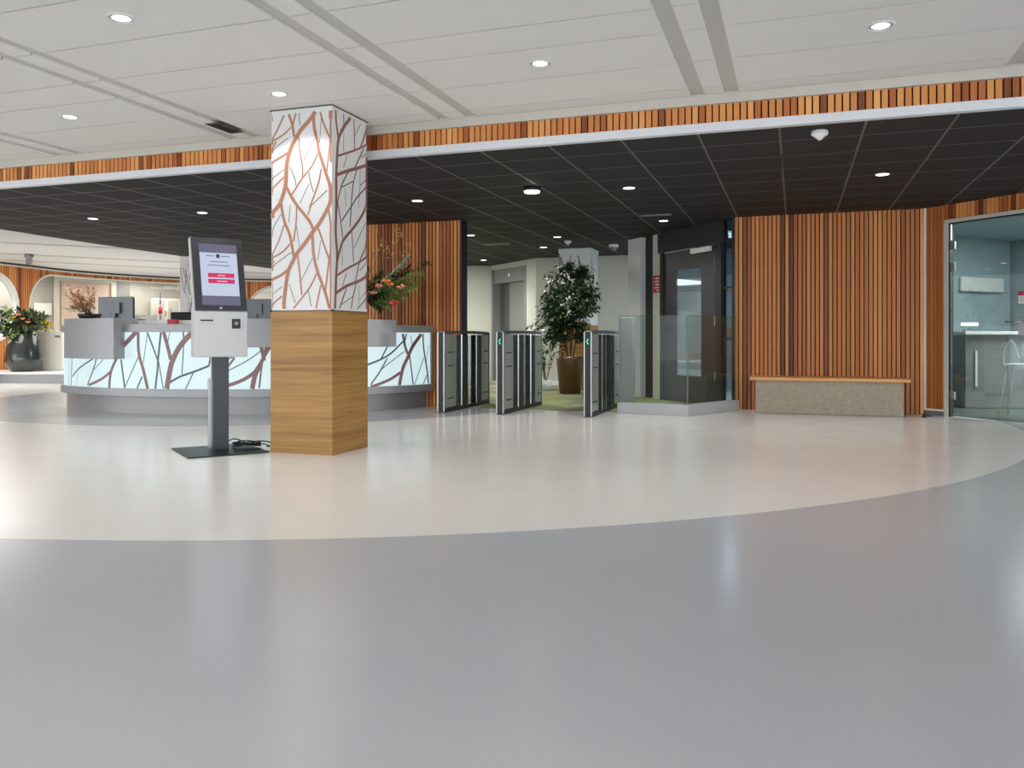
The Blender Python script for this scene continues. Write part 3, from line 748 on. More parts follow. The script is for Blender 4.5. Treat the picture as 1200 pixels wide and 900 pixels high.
# ================================================================== RECEPTION DESK
DC = Vector((-3.87,14.03,0))
def arc(a0, a1, n=40): 
    out = []
    for i in range(n+1):
        a = R(a0+(a1-a0)*i/n); nn = Vector((cos(a),sin(a),0)); out.append((DC.copy(), nn))
    return out
desk = empty('reception_desk', (DC.x,DC.y,0), 0, 'curved grey reception desk with glowing branch-printed front', 'reception desk')
def dsweep(name, a0, a1, prof, mat, parent=None, bevel=0, n=40, smooth=False):
    mb = MB(); path = [(p-DC, nn) for p, nn in arc(a0, a1, n)]; mb.sweep(prof, path, smooth=smooth)
    o = mb.build(name, mat, parent or desk, bevel); return o
AL, AR = -136.4, -37.6
dsweep('plinth', -141, AR, [(2.7,0),(3.33,0),(3.33,.225),(2.7,.225)], 'desk_plinth')
dsweep('lower_band', AL-.8, AR, [(2.9,.232),(3.46,.232),(3.46,.335),(2.9,.335)], 'desk_grey', bevel=.004)
lp = dsweep('light_panel', AL, AR-.9, [(3.36,.337),(3.43,.337),(3.43,1.076),(3.36,1.076)], 'lightbox')
dsweep('counter_band', AL-.3, AR, [(3.15,1.078),(3.455,1.078),(3.455,1.18),(3.15,1.18)], 'desk_grey', bevel=.004)
dsweep('end_frame', AR-.9, AR, [(3.3,.33),(3.456,.33),(3.456,1.08),(3.3,1.08)], 'desk_grey', n=3)
dsweep('worktop', AL+2, AR-2, [(2.3,.74),(3.2,.74),(3.2,.78),(2.3,.78)], 'white')
ba = dsweep('raised_block', -128, -111, [(3.2,.725),(3.61,.725),(3.61,1.26),(3.2,1.26)], 'desk_grey', bevel=.006, n=14)
bb = dsweep('raised_block', -86, -50.5, [(3.2,.88),(3.60,.88),(3.60,1.25),(3.2,1.25)], 'desk_grey', bevel=.006, n=24)
dsweep('inner_screen', -111, -96.5, [(3.16,1.18),(3.2,1.18),(3.2,1.235),(3.16,1.235)], 'white', n=10)
DESK = [('m',35,[(680,60),(620,125),(560,190)]),('m',25,[(690,50),(695,250),(735,400),(775,575)]),('s',12,[(768,60),(860,310)]),('s',15,[(892,50),(865,310),(860,400),(840,575)]),
('m',28,[(908,50),(950,200),(975,310)]),('m',40,[(1160,75),(1060,190),(1000,300),(970,400),(940,575)]),('s',6,[(770,90),(735,340)]),('s',8,[(690,290),(575,550)]),('s',12,[(725,460),(680,565)]),
('s',6,[(970,60),(950,160)]),('m',14,[(1085,50),(1090,130)]),('s',8,[(1090,180),(1075,440)]),('s',8,[(870,330),(912,570)]),('s',15,[(970,510),(1060,460),(1200,410),(1312,365)]),
('s',8,[(1175,425),(1105,575)]),('s',14,[(540,310),(572,560)]),('m',25,[(500,300),(450,420),(435,560)]),('m',20,[(450,415),(370,480),(255,535)]),('s',12,[(325,300),(295,400),(245,535)]),
('s',6,[(385,310),(300,400)]),('s',11,[(290,305),(180,380),(110,460)]),('s',12,[(110,300),(100,535)]),('s',5,[(85,300),(80,530)]),('s',4,[(160,430),(150,540)]),
('m',14,[(1312,365),(1325,290)]),('s',8,[(1457,420),(1647,320),(1767,235)]),('m',16,[(1457,400),(1537,295)]),('m',12,[(1440,320),(1530,285)]),
('m',26,[(1400,560),(1457,545),(1587,500),(1690,440),(1750,370),(1815,250),(1850,190)]),('m',28,[(1767,190),(1787,260),(1795,320)]),('m',34,[(1755,370),(1717,450),(1690,575)])]
DESK2 = [('s',12,[(0,400),(120,350),(200,300),(290,210)]),('s',10,[(165,250),(115,350)]),('s',10,[(165,345),(100,460),(30,560)]),('s',6,[(300,290),(110,440)]),('m',20,[(290,145),(310,250),(330,310)]),
('m',26,[(440,150),(370,250),(330,340),(290,430),(262,570)]),('m',20,[(30,580),(180,520),(270,460)]),('s',10,[(320,145),(300,240)]),('s',5,[(355,160),(365,240)]),('s',10,[(345,320),(360,440),(375,565)]),
('s',6,[(460,340),(385,560)]),('s',12,[(453,145),(460,270),(490,460),(497,560)]),('s',8,[(485,480),(455,560)]),('s',4,[(500,240),(480,370)])]
def cyl_proj(x0, y0, k, rad=3.43):
    def f(cx, cy):
        px, py = x0+cx/k, y0+cy/k; dx, dz = (px-600)/F, (HOR-py)/F
        a = dx*dx+1; b = -2*(dx*DC.x+DC.y); c = DC.x**2+DC.y**2-rad*rad; D = b*b-4*a*c
        if D <= 0: return None
        t = (-b-sqrt(D))/(2*a); p = Vector((dx*t, t, 1+dz*t)); n = Vector((p.x-DC.x, p.y-DC.y, 0)).normalized(); p.z = max(.34, min(1.074, p.z))
        ang = math.degrees(atan2(n.y, n.x))
        if ang < AL+.1 or ang > AR-1: return None
        return (p-DC, n, t/F/k)
    return f
pk = lambda key: (lambda w: key)
ribbons('branch_print', [(w,p) for c,w,p in DESK if c=='m'], cyl_proj(70,380,7.5), lp, .001, pk('branch_mauve'))
ribbons('branch_print', [(w,p) for c,w,p in DESK if c=='s'], cyl_proj(70,380,7.5), lp, .002, pk('branch_slate'))
ribbons('branch_print', [(w,p) for c,w,p in DESK2 if c=='m'], cyl_proj(430,370,6.92), lp, .001, pk('branch_mauve'))
ribbons('branch_print', [(w,p) for c,w,p in DESK2 if c=='s'], cyl_proj(430,370,6.92), lp, .002, pk('branch_slate'))
# stretch hidden behind the pillar: same kind of branches
def cyl_uv(a, z): 
    an = R(a); n = Vector((cos(an),sin(an),0)); return (n*3.43+Vector((0,0,z)), n, 1.0)
ribbons('branch_print', [(.035,[(-72,.35),(-70,.7),(-66,1.06)]),(.03,[(-76,.35),(-70,.6),(-68,.72)]),(.02,[(-80,.35),(-79,.8),(-77,1.06)]),(.035,[(-62,.35),(-61,.6),(-58,.88)]),(.012,[(-66,.35),(-63,1.0)])], cyl_uv, lp, .001, pk('branch_mauve'))

def on_desk(a, r, z): an = R(a); return Vector((DC.x+r*cos(an), DC.y+r*sin(an), z))
# monitors
def monitor(name, loc, rz, w, h, zc, label):
    e = empty(name, loc, rz, label, 'monitor', None)
    mb = MB(); mb.box((0,0,zc),(w,.03,h)); mb.build('housing', 'monitor_back', e, bevel=.006)
    mb = MB(); mb.box((0,.018,zc),(w-.02,.006,h-.02)); mb.build('screen', 'black', e)
    mb = MB(); mb.box((0,-.035,zc),(.2,.04,.16)); mb.box((0,-.045,zc/2),(.05,.025,zc)); mb.build('neck', 'monitor_back', e)
    mb = MB(); mb.box((0,-.02,.008),(.26,.2,.016)); mb.build('foot', 'black', e, bevel=.004)
    mb = MB(); mb.box((w/2+.004,0,zc-.02),(.008,.034,h)); mb.build('side_edge', 'black', e)
    return e
c = dp(136,361,12.1); monitor('computer_monitor', (c.x,c.y,.783), R(-14), .60, .33, c.z-.783, 'computer monitor seen from behind beside the dried flowers on the desk')
c = dp(300,362,12.4); monitor('computer_monitor', (c.x,c.y,.783), R(2), .62, .30, c.z-.783, 'dark computer monitor between the kiosk and the big pillar')
# red box, white tray
pr_ = on_desk(-100.3, 3.27, 1.18)
mb = MB(); mb.box((0,0,.032),(.115,.1,.064)); o = mb.build('small_box', 'red', None, bevel=.004, loc=(pr_.x,pr_.y,1.181)); tag(o, 'small crimson box on the reception counter', 'box')
pt = dp(171,370,12.2); e = empty('letter_tray', (pt.x,pt.y,.784), R(-10), 'white stacked letter tray behind the crimson box', 'letter tray')
for k in range(3):
    mb = MB(); mb.box((0,0,.40+k*.055),(.17,.26,.012)); mb.box((-.085,0,.42+k*.055),(.006,.26,.05)); mb.box((.085,0,.42+k*.055),(.006,.26,.05)); mb.build('tray', 'white', e)
mb = MB(); mb.box((0,0,.2),(.16,.24,.40)); mb.build('stand', 'white', e)
# office chair
pc_ = dp(216,380,13.4); e = empty('office_chair', (pc_.x,pc_.y,0), R(10), 'black office chair back showing above the counter behind the kiosk', 'chair')
mb = MB(); mb.box((0,0,1.22),(.42,.06,.40)); mb.build('backrest', 'rubber', e, bevel=.025)
mb = MB(); mb.box((0,.25,.50),(.46,.46,.08)); mb.build('seat', 'rubber', e, bevel=.025)
mb = MB(); mb.tube([(0,.25,.46),(0,.25,.1)], .03); mb.tube([(0,.02,1.05),(0,.02,.55),(0,.2,.48)], .02); mb.build('column', 'grey_metal', e)
for k in range(5):
    a = 2*pi*k/5; mb = MB(); mb.tube([(0,.25,.1),(.28*cos(a),.25+.28*sin(a),.06)], .018); mb.ball((.28*cos(a),.25+.28*sin(a),.032),.03); mb.build('leg', 'rubber', e)

# ---------- flowers
def stalk(mb, p0, p1, rad, bow=.1, rnd=random, m=None):
    p0, p1 = Vector(p0), Vector(p1); mid = (p0+p1)/2+Vector((rnd.uniform(-bow,bow),rnd.uniform(-bow,bow),rnd.uniform(0,bow)))
    P = crom([p0, mid, p1], 5); mb.tube(P, [rad*(1-.6*i/len(P)) for i in range(len(P))], 5, m); return P
def leafy(mbl, P, start, n, L, w, rnd, spread=1.0, m=None):
    for i in range(n):
        t = start+(1-start)*i/max(1,n-1); k = min(int(t*(len(P)-1)), len(P)-2); p = P[k].lerp(P[k+1], t*(len(P)-1)-k); d = (P[k+1]-P[k]).normalized()
        a = rnd.uniform(0, 2*pi); o = d.orthogonal().normalized(); o = Matrix.Rotation(a, 3, d) @ o
        dd = (d*.6+o*spread).normalized(); mbl.leaf(p, dd, Vector((rnd.uniform(-.3,.3),rnd.uniform(-.3,.3),1)), L*rnd.uniform(.7,1.2), w*rnd.uniform(.8,1.2), m)
def blossom(mb, c, r, rnd, n=7, m=None):
    for k in range(n):
        a = 2*pi*k/n+rnd.uniform(-.2,.2); d = Vector((cos(a), sin(a)*.6-.4, rnd.uniform(.1,.7)))
        mb.leaf(c, d, (0,-1,.3), r, r*.6, m, .3)
    mb.ball(c, r*.3, m, 6, 4)

# big mixed bouquet on the desk behind block B
rnd = random.Random(3); B0 = on_desk(-57.5, 3.34, 1.251)
e = empty('flower_bouquet', B0, 0, 'large mixed flower bouquet on the desk beside the slatted wall', 'bouquet')
dep = B0.y
def bl(px, py, d=0): q = dp(px, py, dep+d); return q-B0
mb = MB(); mb.lathe([(.05,0),(.085,.02),(.09,.12),(.055,.2),(.06,.22)], seg=20); mb.build('vase', 'vase', e)
st = MB(); lv = MB(); lb = MB(); ld = MB()
neck = Vector((0,0,.22)); 
for (x,y,d,kind) in [(503,309,.1,'d'),(497,322,-.1,'g'),(487,337,-.2,'g'),(478,345,-.1,'g'),(470,352,-.2,'g'),(492,330,.1,'g'),(455,358,-.2,'g'),(446,362,-.1,'d'),(440,345,-.2,'d'),(447,322,0,'d'),(455,335,-.2,'g'),(480,314,.1,'d'),(462,325,.1,'d'),(430,330,.1,'d'),(424,350,0,'d'),(470,340,-.3,'g'),(462,350,-.25,'g'),(484,322,-.1,'g'),(450,345,-.3,'d'),(440,355,.1,'g'),(475,330,.2,'d'),(466,338,0,'d'),(430,315,0,'d')]:
    P = stalk(st, neck, bl(x,y,d), .005, .06, rnd); leafy(ld if kind=='d' else lv, P, .3, 90, .085, .02, rnd, .9)
P = stalk(st, neck, bl(480,302,-.15), .006, .02, rnd); leafy(lb, P, .35, 60, .06, .036, rnd, 1)
P = stalk(st, neck, bl(470,312,-.2), .006, .02, rnd); leafy(lb, P, .5, 14, .05, .03, rnd, 1)
wis = MB()
for (x,y) in [(466,268),(470,273),(463,282),(479,286),(445,282),(451,286),(441,291),(458,298),(453,292),(472,297)]:
    P = stalk(st, neck, bl(x,y,rnd.uniform(-.1,.1)), .0035, .05, rnd)
    for k in range(9): q = P[-1]+Vector((rnd.uniform(-.045,.045),rnd.uniform(-.03,.03),rnd.uniform(-.06,.03))); wis.ball(q, rnd.uniform(.006,.013), None, 6, 4)
st.build('stems', 'bark', e); lv.build('foliage', 'leaf_bright', e); ld.build('foliage', 'leaf_dark', e); tag(lb.build('foliage', 'leaf_blue', e), 'pale grey-green leaves'); tag(wis.build('blossoms', 'cream_flower', e), 'small yellow blossoms')
for (x,y,r,m_,lab) in [(453,330,.09,'orange_flower','orange flower'),(457,334,.07,'orange_flower','orange flower'),(444,336,.08,'pink_flower','pale pink flower'),(470,337,.085,'pink_flower','pink flower'),(462,356,.09,'red_flower','red flower'),(438,344,.07,'pink_flower','pale pink flower'),(494,322,.04,'red_flower','small red flower'),(488,325,.035,'red_flower','small red flower')]:
    r *= .75; mb = MB(); blossom(mb, bl(x,y,-.36+ (.3 if x>480 else 0)), r, rnd, 9); blossom(mb, bl(x,y,-.38+(.3 if x>480 else 0)), r*.6, rnd, 7); tag(mb.build('flower', m_, e), lab)

# dried arrangement on block A
B1 = on_desk(-123.5, 3.40, 1.261); dep1 = B1.y
e = empty('dried_flowers', B1, 0, 'peach and brown dried flowers in a low black bowl on the desk', 'flowers')
mb = MB(); mb.lathe([(.09,0),(.13,.01),(.155,.065),(.14,.065),(.12,.03)], seg=24); mb.build('bowl', 'black', e)
st = MB(); pt_ = MB(); pp = MB(); rnd = random.Random(8)
for i in range(26):
    x, y = rnd.uniform(76,109), rnd.uniform(336,362); 
    q = dp(x, y, dep1+rnd.uniform(-.12,.12))-B1; P = stalk(st, (rnd.uniform(-.05,.05),rnd.uniform(-.05,.05),.05), q, .004, .04, rnd)
    leafy(pt_ if i%2 else pp, P, .35, 12, .07, .028, rnd, .7)
P = stalk(st, (0,0,.05), dp(103,339,dep1)-B1, .004, .02, rnd); leafy(pt_, P, .7, 8, .04, .03, rnd)
st.build('stems', 'bark', e); pt_.build('dried_petals', 'dried', e); tag(pp.build('dried_petals', 'dried_pale', e), 'pale peach dried petals')
yl = MB(); 
for i in range(10): yl.leaf(dp(rnd.uniform(83,92),rnd.uniform(361,367),dep1-.16)-B1, (rnd.uniform(-1,1),-.4,rnd.uniform(0,1)), (0,0,1), .06, .03)
tag(yl.build('foliage', 'leaf_bright', e), 'olive green leaves')

# big grey floor vase on the ledge
V0 = dp(27.5,435.5,18.85); V0.z = .233
e = empty('floor_vase', V0, 0, 'large faceted dark grey vase of greenery on the left ledge', 'vase')
mb = MB(); mb.lathe([(.22,0),(.27,.02),(.385,.20),(.38,.32),(.34,.62),(.27,.86),(.25,.88),(.23,.86),(.25,.6)], sides=22); mb.build('vase', 'vase', e)
st = MB(); lv = MB(); ld = MB(); rnd = random.Random(5)
for i in range(60):
    x, y = rnd.uniform(-14,56), rnd.uniform(362,392)
    if x > 40: y = rnd.uniform(366,384)
    q = dp(x, y, 18.85+rnd.uniform(-.45,.3))-V0; P = stalk(st, (rnd.uniform(-.12,.12),rnd.uniform(-.12,.12),.84), q, .008, .15, rnd); leafy(lv if i%3==0 else ld, P, .35, 24, .13, .05, rnd, .9)
st.build('stems', 'bark', e); lv.build('foliage', 'leaf_bright', e); ld.build('foliage', 'leaf_dark', e)
yl = MB()
for i in range(26): yl.leaf(dp(rnd.uniform(51,62),rnd.uniform(379,387),18.5+rnd.uniform(-.1,.1))-V0, (rnd.uniform(-1,1),-.5,rnd.uniform(-.3,1)), (0,0,1), .12, .06)
tag(yl.build('blossoms', 'yellow', e), 'yellow flowers')
ob = MB()
for (x,y) in [(22,369),(27,374),(16,372),(33,378)]: blossom(ob, dp(x,y,18.4)-V0, .055, rnd)
tag(ob.build('blossoms', 'orange_flower', e), 'small orange flowers')
# the white leaves fall in front of the round window
wlf = MB()
for i in range(30): wlf.leaf(dp(rnd.uniform(-10,20),rnd.uniform(368,400),18.45)-V0, (rnd.uniform(-1,1),-.3,rnd.uniform(-1,.6)), (0,0,1), .12, .05)
tag(wlf.build('foliage', 'leaf_blue', e), 'pale grey-green leaves')

# ================================================================== KIOSK
ka = R(33); KX = Vector((cos(ka), sin(ka), 0)); KY = Vector((-sin(ka), cos(ka), 0))     # local x right, local y away from the front
kc = Vector((-2.585,7.27,0))
ki = empty('check_in_kiosk', kc, ka, 'white and black touchscreen kiosk on a dark post and flat base plate', 'kiosk')
mb = MB(); mb.box((0,0,.006),(.67,.70,.012)); mb.build('base_plate', 'base_dark', ki, bevel=.003)
mb = MB(); mb.box((0.01,.02,.45),(.135,.07,.88)); mb.build('post', 'kiosk_dark', ki, bevel=.004)
mb = MB(); mb.box((-.064,.075,.33),(.03,.04,.62)); mb.box((.0,.062,.45),(.12,.02,.86)); mb.build('rear_cover', 'steel', ki, bevel=.003)
# housing: front plane position solved so its lower left corner lies on the photo's sight line
fy = -.115
hx0, hx1 = -.235, .215
mb = MB(); mb.prism([(hx0,fy),(hx1,fy),(hx1,fy+.14),(hx0,fy+.14)], .833, 1.232); hs = mb.build('housing', 'kiosk_white', ki, bevel=.008)
mb = MB(); mb.box((hx0+.45*.225,fy-.002,1.152),(.45*.235,.006,.012)); mb.build('card_slot', 'black', hs)
rd = MB(); rd.box((hx0+.45*.775,fy-.003,1.125),(.072,.01,.085)); rd = rd.build('card_reader', 'black', hs, bevel=.002)
mb = MB(); mb.box((hx0+.45*.775,fy-.009,1.128),(.03,.004,.03)); mb.build('reader_window', 'grey_metal', rd)
mb = MB(); n = 20; mb.add([(hx0+.225+.016*cos(2*pi*k/n)*(1 if j else .88), fy-.0012, .888+.016*sin(2*pi*k/n)*(1 if j else .88)) for j in (0,1) for k in range(n)], [(k,(k+1)%n,n+(k+1)%n,n+k) for k in range(n)])
mb.box((hx0+.225,fy-.001,.884),(.016,.002,.004)); mb.build('round_emblem', 'channel', hs)
lean = R(16.2); Hs = .685
M4 = Matrix.Translation((0,fy,1.236)) @ Matrix.Rotation(-lean, 4, 'X')
mb = MB(); mb.box(((hx0+hx1)/2, .045, Hs/2),(.45,.05,Hs), M4=M4); sh = mb.build('screen_shell', 'kiosk_white', ki, bevel=.006)
mb = MB(); mb.box(((hx0+hx1)/2+.004, .012, Hs/2),(.438,.024,Hs-.008), M4=M4); bz = mb.build('bezel', 'kiosk_bezel', ki, bevel=.004)
def scr(mb, a0, a1, b0, b1, off, m=None):        # fractions across / down the bezel
    w = .438; x0, x1 = hx0+.01+w*a0, hx0+.01+w*a1; z0, z1 = Hs*(1-b1), Hs*(1-b0)
    mb.box(((x0+x1)/2, -off/2, (z0+z1)/2), (x1-x0, off, z1-z0), M4=M4, m=m); return mb
mb = MB(); scr(mb, .135, .875, .095, .925, .001); sn = mb.build('screen', 'screen_idle', ki)
mb = MB(); scr(mb, .142, .868, .215, .80, .002); mb.build('display', 'screen', sn)
mb = MB(); scr(mb, .46, .53, .232, .285, .003); 
rnd = random.Random(2)
for (a0, a1, b) in ((.27,.43,.258),(.56,.74,.258),(.34,.67,.335),(.28,.72,.385)):
    x = a0
    while x < a1:
        w_ = rnd.uniform(.015,.05); scr(mb, x, min(a1,x+w_), b-.004, b+.006, .003); x += w_+.008
mb.build('display_text', 'screen_text', sn)
mb = MB(); scr(mb, .275, .79, .492, .552, .003); mb.build('touch_button', 'screen_button', sn)
mb = MB(); scr(mb, .275, .79, .572, .632, .003); mb.build('touch_button', 'screen_button', sn)
mb = MB(); 
for (a0,a1,b) in ((.47,.60,.524),(.45,.62,.603)):
    x = a0
    while x < a1: scr(mb, x, x+.02, b-.006, b+.006, .004); x += .028
mb.build('button_text', 'screen_button_text', sn)
mb = MB(); cx_ = hx0+.01+.438*.49; zz = Hs*.037
v3 = [M4 @ Vector(p) for p in ((cx_-.012,-.001,zz-.014),(cx_-.012,-.001,zz+.014),(cx_+.014,-.001,zz))]; mb.add(v3, [(0,2,1),(0,1,2)]); mb.build('arrow_mark', 'white', bz)

# cable coil at kiosk foot
cb = MB(); rnd = random.Random(4); pts = []
for i in range(90):
    t = i/89; a = t*2*pi*4.5
    pts.append((-.02+.12*cos(a)*(1+.15*sin(3.1*a))+.06, .0+.055*sin(a)+.02*sin(2.3*a), .012+.03*t+.012*sin(a*1.7)+.004))
P1 = crom(pts[::3], 3)
cb.tube([tuple(p) for p in P1], .0055, 6)
cb.tube(crom([(.04,0,.04),(-.06,.03,.075),(-.13,.02,.05),(-.15,-.02,.02)],6), .0055, 6)
cb.tube(crom([(.06,.02,.03),(.15,.05,.05),(.25,.04,.035),(.27,.0,.01),(.22,-.03,.008)],6), .0055, 6)
cb.tube(crom([(.1,.0,.02),(.19,.0,.03),(.26,-.04,.01),(.28,-.1,.006)],6), .005, 6)
pcb = gp(283,526.0)
o = cb.build('power_cable', 'rubber', None, loc=(pcb.x,pcb.y,.013), rotz=R(8)); tag(o, 'coiled black power cable lying on the kiosk base plate by the pillar', 'cable')

# ================================================================== TURNSTILES
def turnstile():
    e = empty('security_gate', (0,0,0), -TH)
    L = 1.72; w = .10
    # local x: across (0 = lane side seen, body towards -x), local y: along
    mb = MB(); mb.box((-w/2,.03,.545),(w-.024,.06,1.07)); mb.build('front_post', 'black', e, bevel=.004)
    for x in (-w+.006,-.006):
        mb = MB(); mb.box((x,.02,.54),(.012,.05,1.06)); mb.build('edge_strip', 'steel', e)
    mb = MB(); mb.box((-.03,.24,.55),(.045,.34,.98)); sp = mb.build('side_panel', 'gate_panel', e, bevel=.003)
    for z in (.18,.62,.80):
        mb = MB(); mb.box((-.004,.22,z),(.01,.20,.016)); mb.build('slot', 'black', sp)
    mb = MB(); mb.box((-.03,1.55,.55),(.045,.26,.98)); sp = mb.build('side_panel', 'gate_panel', e, bevel=.003)
    for z in (.18,.62,.80):
        mb = MB(); mb.box((-.004,1.56,z),(.01,.15,.016)); mb.build('slot', 'black', sp)
    for (y, ww) in ((.72,.20),(1.27,.18)):
        mb = MB(); mb.box((-w/2,y,.54),(w,ww,1.0)); mb.build('motor_column', 'black', e, bevel=.01)
    for y in (.61,.83,1.17):
        mb = MB(); mb.box((-.002,y,.54),(.012,.014,1.0)); mb.build('column_edge', 'chrome', e)
    for (y0, y1) in ((.41,.62),(.82,1.18)):
        mb = MB(); mb.box((-w/2,(y0+y1)/2,.55),(.012,y1-y0,.96)); mb.build('glass_panel', 'glass_gate', e)
    mb = MB(); n = 16; path = []
    for i in range(n+1):
        y = L*i/n; zz = 1.045+.012*sin(pi*i/n); ww = w/2+.012*sin(pi*i/n); path.append((y, zz, ww))
    vs = []; 
    for y, zz, ww in path: vs += [(-w/2-ww,y,zz),(-w/2+ww,y,zz),(-w/2+ww*.8,y,zz+.04),(-w/2-ww*.8,y,zz+.04)]
    fs = []
    for i in range(n):
        for j in range(4): fs.append((i*4+j,i*4+(j+1)%4,(i+1)*4+(j+1)%4,(i+1)*4+j))
    fs += [(0,1,2,3)[::-1], tuple(n*4+j for j in range(4))]
    mb.add(vs, fs); mb.build('top_rail', 'grey_metal', e, bevel=.003)
    mb = MB(); mb.box((-w/2,L/2,.025),(w,L,.05)); mb.build('base_rail', 'black', e, bevel=.004)
    mb = MB(); mb.box((-w/2,L-.01,.545),(w,.02,1.05)); mb.build('rear_strip', 'chrome', e)
    return e
g1 = turnstile(); g2 = copy_tree(g1); g3 = copy_tree(g1)
GU = [(-4.42,'security gate cabinet next to the slatted wall, its front post unlit'),(-3.582,'middle security gate cabinet with a green arrow, between the two others'),(-2.411,'security gate cabinet with a green arrow beside the glass screen')]
for g, (u, lab) in zip((g1,g2,g3), GU):
    p = W(u, 10.07); g.location = (p.x,p.y,.004); tag(g, lab, 'turnstile', 'speed gates across the lobby entrance')
for g in (g2, g3):
    mb = MB(); a = .026
    for sg in (1,-1):
        c0, c1 = (-.038,.955), (-.064,.955-sg*0)
        mb.add([(-.068,-.006,.95),(-.056,-.006,.95),(-.036,-.006,.95+sg*.035),(-.048,-.006,.95+sg*.035)], [(0,1,2,3),(3,2,1,0)])
    mb.build('arrow_light', 'arrow', g)

# ================================================================== GLASS SCREEN
ga, gb, gc = Vector((1.40,10.95,0)), Vector((2.257,10.53,0)), Vector((3.12,11.30,0))
gs = empty('glass_screen', gb, 0, 'frameless glass screen on a low grey kerb between gates and bench wall', 'glass screen')
def gpz(mb, a, b, z0, z1, th, off=0, inset=(0,0)):
    a, b = a-gb, b-gb; d = (b-a).normalized(); n = Vector((-d.y,d.x,0)); n = n if n.y > 0 else -n
    a = a+d*inset[0]+n*off; b = b-d*inset[1]+n*off
    return mb.prism([a[:2], b[:2], (b+n*th)[:2], (a+n*th)[:2]], z0, z1)
mb = MB(); gpz(mb, ga, gb, 0, .142, .12); gpz(mb, gb, gc, 0, .142, .12); mb.build('kerb', 'kerb', gs, bevel=.004)
mb = MB(); gpz(mb, ga, gb, .142, 1.29, .012, .05, (.0,.0)); mb.build('glass_pane', 'glass_clear', gs)
mb = MB(); gpz(mb, gb, gc, .142, 1.29, .012, .05, (.03,.0)); mb.build('glass_pane', 'glass_clear', gs)
mb = MB(); d = (gb-ga).normalized(); mb.box((0,.055,.716),(.014,.014,1.148), 0); mb.build('corner_edge', 'glass_edge', gs)
mb = MB(); gpz(mb, ga, gb, 1.288, 1.293, .014, .049); gpz(mb, gb, gc, 1.288, 1.293, .014, .049, (.03,0)); mb.build('top_edge', 'glass_edge', gs)
# white low post behind the gate
q = dp(735,450,12.6); mb = MB(); mb.box((0,0,.66),(.22,.12,1.32)); o = mb.build('guard_post', 'kerb', None, bevel=.02, loc=(q.x,q.y,.004), rotz=-TH); tag(o, 'slim white floor box standing behind the glass screen near the gates', 'post')

# ================================================================== BENCH
bc_ = W(.3975, 11.63); be = empty('bench', (bc_.x,bc_.y,0), -TH, 'concrete bench with a light wood seat board against the slatted wall', 'bench')
mb = MB(); mb.box((0,.02,.2175),(1.805,.44,.435)); mb.build('base', 'concrete', be, bevel=.012)
mb = MB(); mb.box((0,.01,.4585),(1.95,.52,.045)); mb.build('seat', 'oak_seat', be, bevel=.008)
q = gp(1083,489); mb = MB(); mb.lathe([(.035,0),(.035,.008),(.016,.012),(.018,.045),(.012,.05)], seg=14); mb.tube([(0,0,.03),(.06,-.02,.02),(.1,.01,.012)], .007); o = mb.build('door_stop', 'rubber', None, loc=(q.x,q.y,0)); tag(o, 'small black door stop on the floor by the wood wall corner', 'door stop')

# ================================================================== GLASS DOOR (right)
d2 = empty('door_2'); struct(d2, 'large glass door with steel hinges and lever handle', 'door')
mb = MB(); ebox(mb, .30, .355, -.06, .045, 0, 2.50); ebox(mb, 1.47, 1.525, -.06, .045, 0, 2.5); ebox(mb, .30, 1.525, -.06, .045, 2.455, 2.50); mb.build('door_frame', 'rim', d2, bevel=.003)
mb = MB(); ebox(mb, .355, .37, -.05, .02, 0, 2.455); ebox(mb, .355, 1.47, -.05, .02, 2.44, 2.455); mb.build('door_seal', 'black', d2)
mb = MB(); ebox(mb, .375, 1.465, -.012, .0, .01, 2.438); gl = mb.build('door_glass', 'glass_door', d2)
for z in (2.17,1.90,.27):
    mb = MB(); ebox(mb, .35, .43, -.02, .012, z-.05, z+.05); mb.build('door_hinge', 'steel', d2, bevel=.003)
mb = MB(); ebox(mb, 1.24, 1.33, 0, .012, 1.03, 1.24); hp = mb.build('door_handle', 'chrome', d2, bevel=.003)
mb = MB(); c0 = [A45(1.29,.012,1.19), A45(1.29,.055,1.19), A45(1.25,.062,1.19), A45(1.11,.062,1.19)]; mb.tube([tuple(p) for p in c0], .009); mb.build('door_lever', 'chrome', hp)
stk = empty('door_sticker', label='small red and white sticker on the glass door above its handle', cat='sticker')
mb = MB(); ebox(mb, 1.235, 1.40, .0005, .0022, 1.40, 1.545); mb.build('sheet', 'white', stk)
mb = MB(); ebox(mb, 1.235, 1.40, .0022, .003, 1.495, 1.545); mb.build('red_band', 'red', stk)
mb = MB()
for k, w_ in enumerate((.10,.12,.08)): ebox(mb, 1.25, 1.25+w_, .0022, .003, 1.47-k*.02, 1.475-k*.02)
ebox(mb, 1.25, 1.36, .003, .0034, 1.512, 1.52); mb.build('text_lines', 'wall_grey', stk)
# room behind glass door
rm = MB()
def ar(t, n): p = PC+E*t+NE*n; return (p.x, p.y)
rm.prism([ar(-1.4,-.35),ar(-.05,-.1),ar(4.2,-.1),ar(4.2,-4.2),ar(-1.4,-4.2)], -.05, .006); struct(rm.build('floor_meeting_room', 'carpet_dark')); rm = MB()
pw(rm, ar(-1.4,-3.9), ar(4.2,-3.9), 0, 2.69, m='room_teal')
r2 = MB(); pw(r2, ar(-1.35,-.4), ar(-1.35,-3.85), 0, 2.69, m='room_teal'); struct(r2.build('wall_meeting_side'))
cm = MB(); cm.prism([ar(-1.3,-.45),ar(-.05,-.15),ar(4.2,-.15),ar(4.2,-3.85),ar(-1.3,-3.85)], 2.60, 2.64); struct(cm.build('ceiling_meeting_room', 'room_teal'))
struct(rm.build('wall_meeting_room'), 'pale blue-grey walls of the room behind the glass door', 'wall')
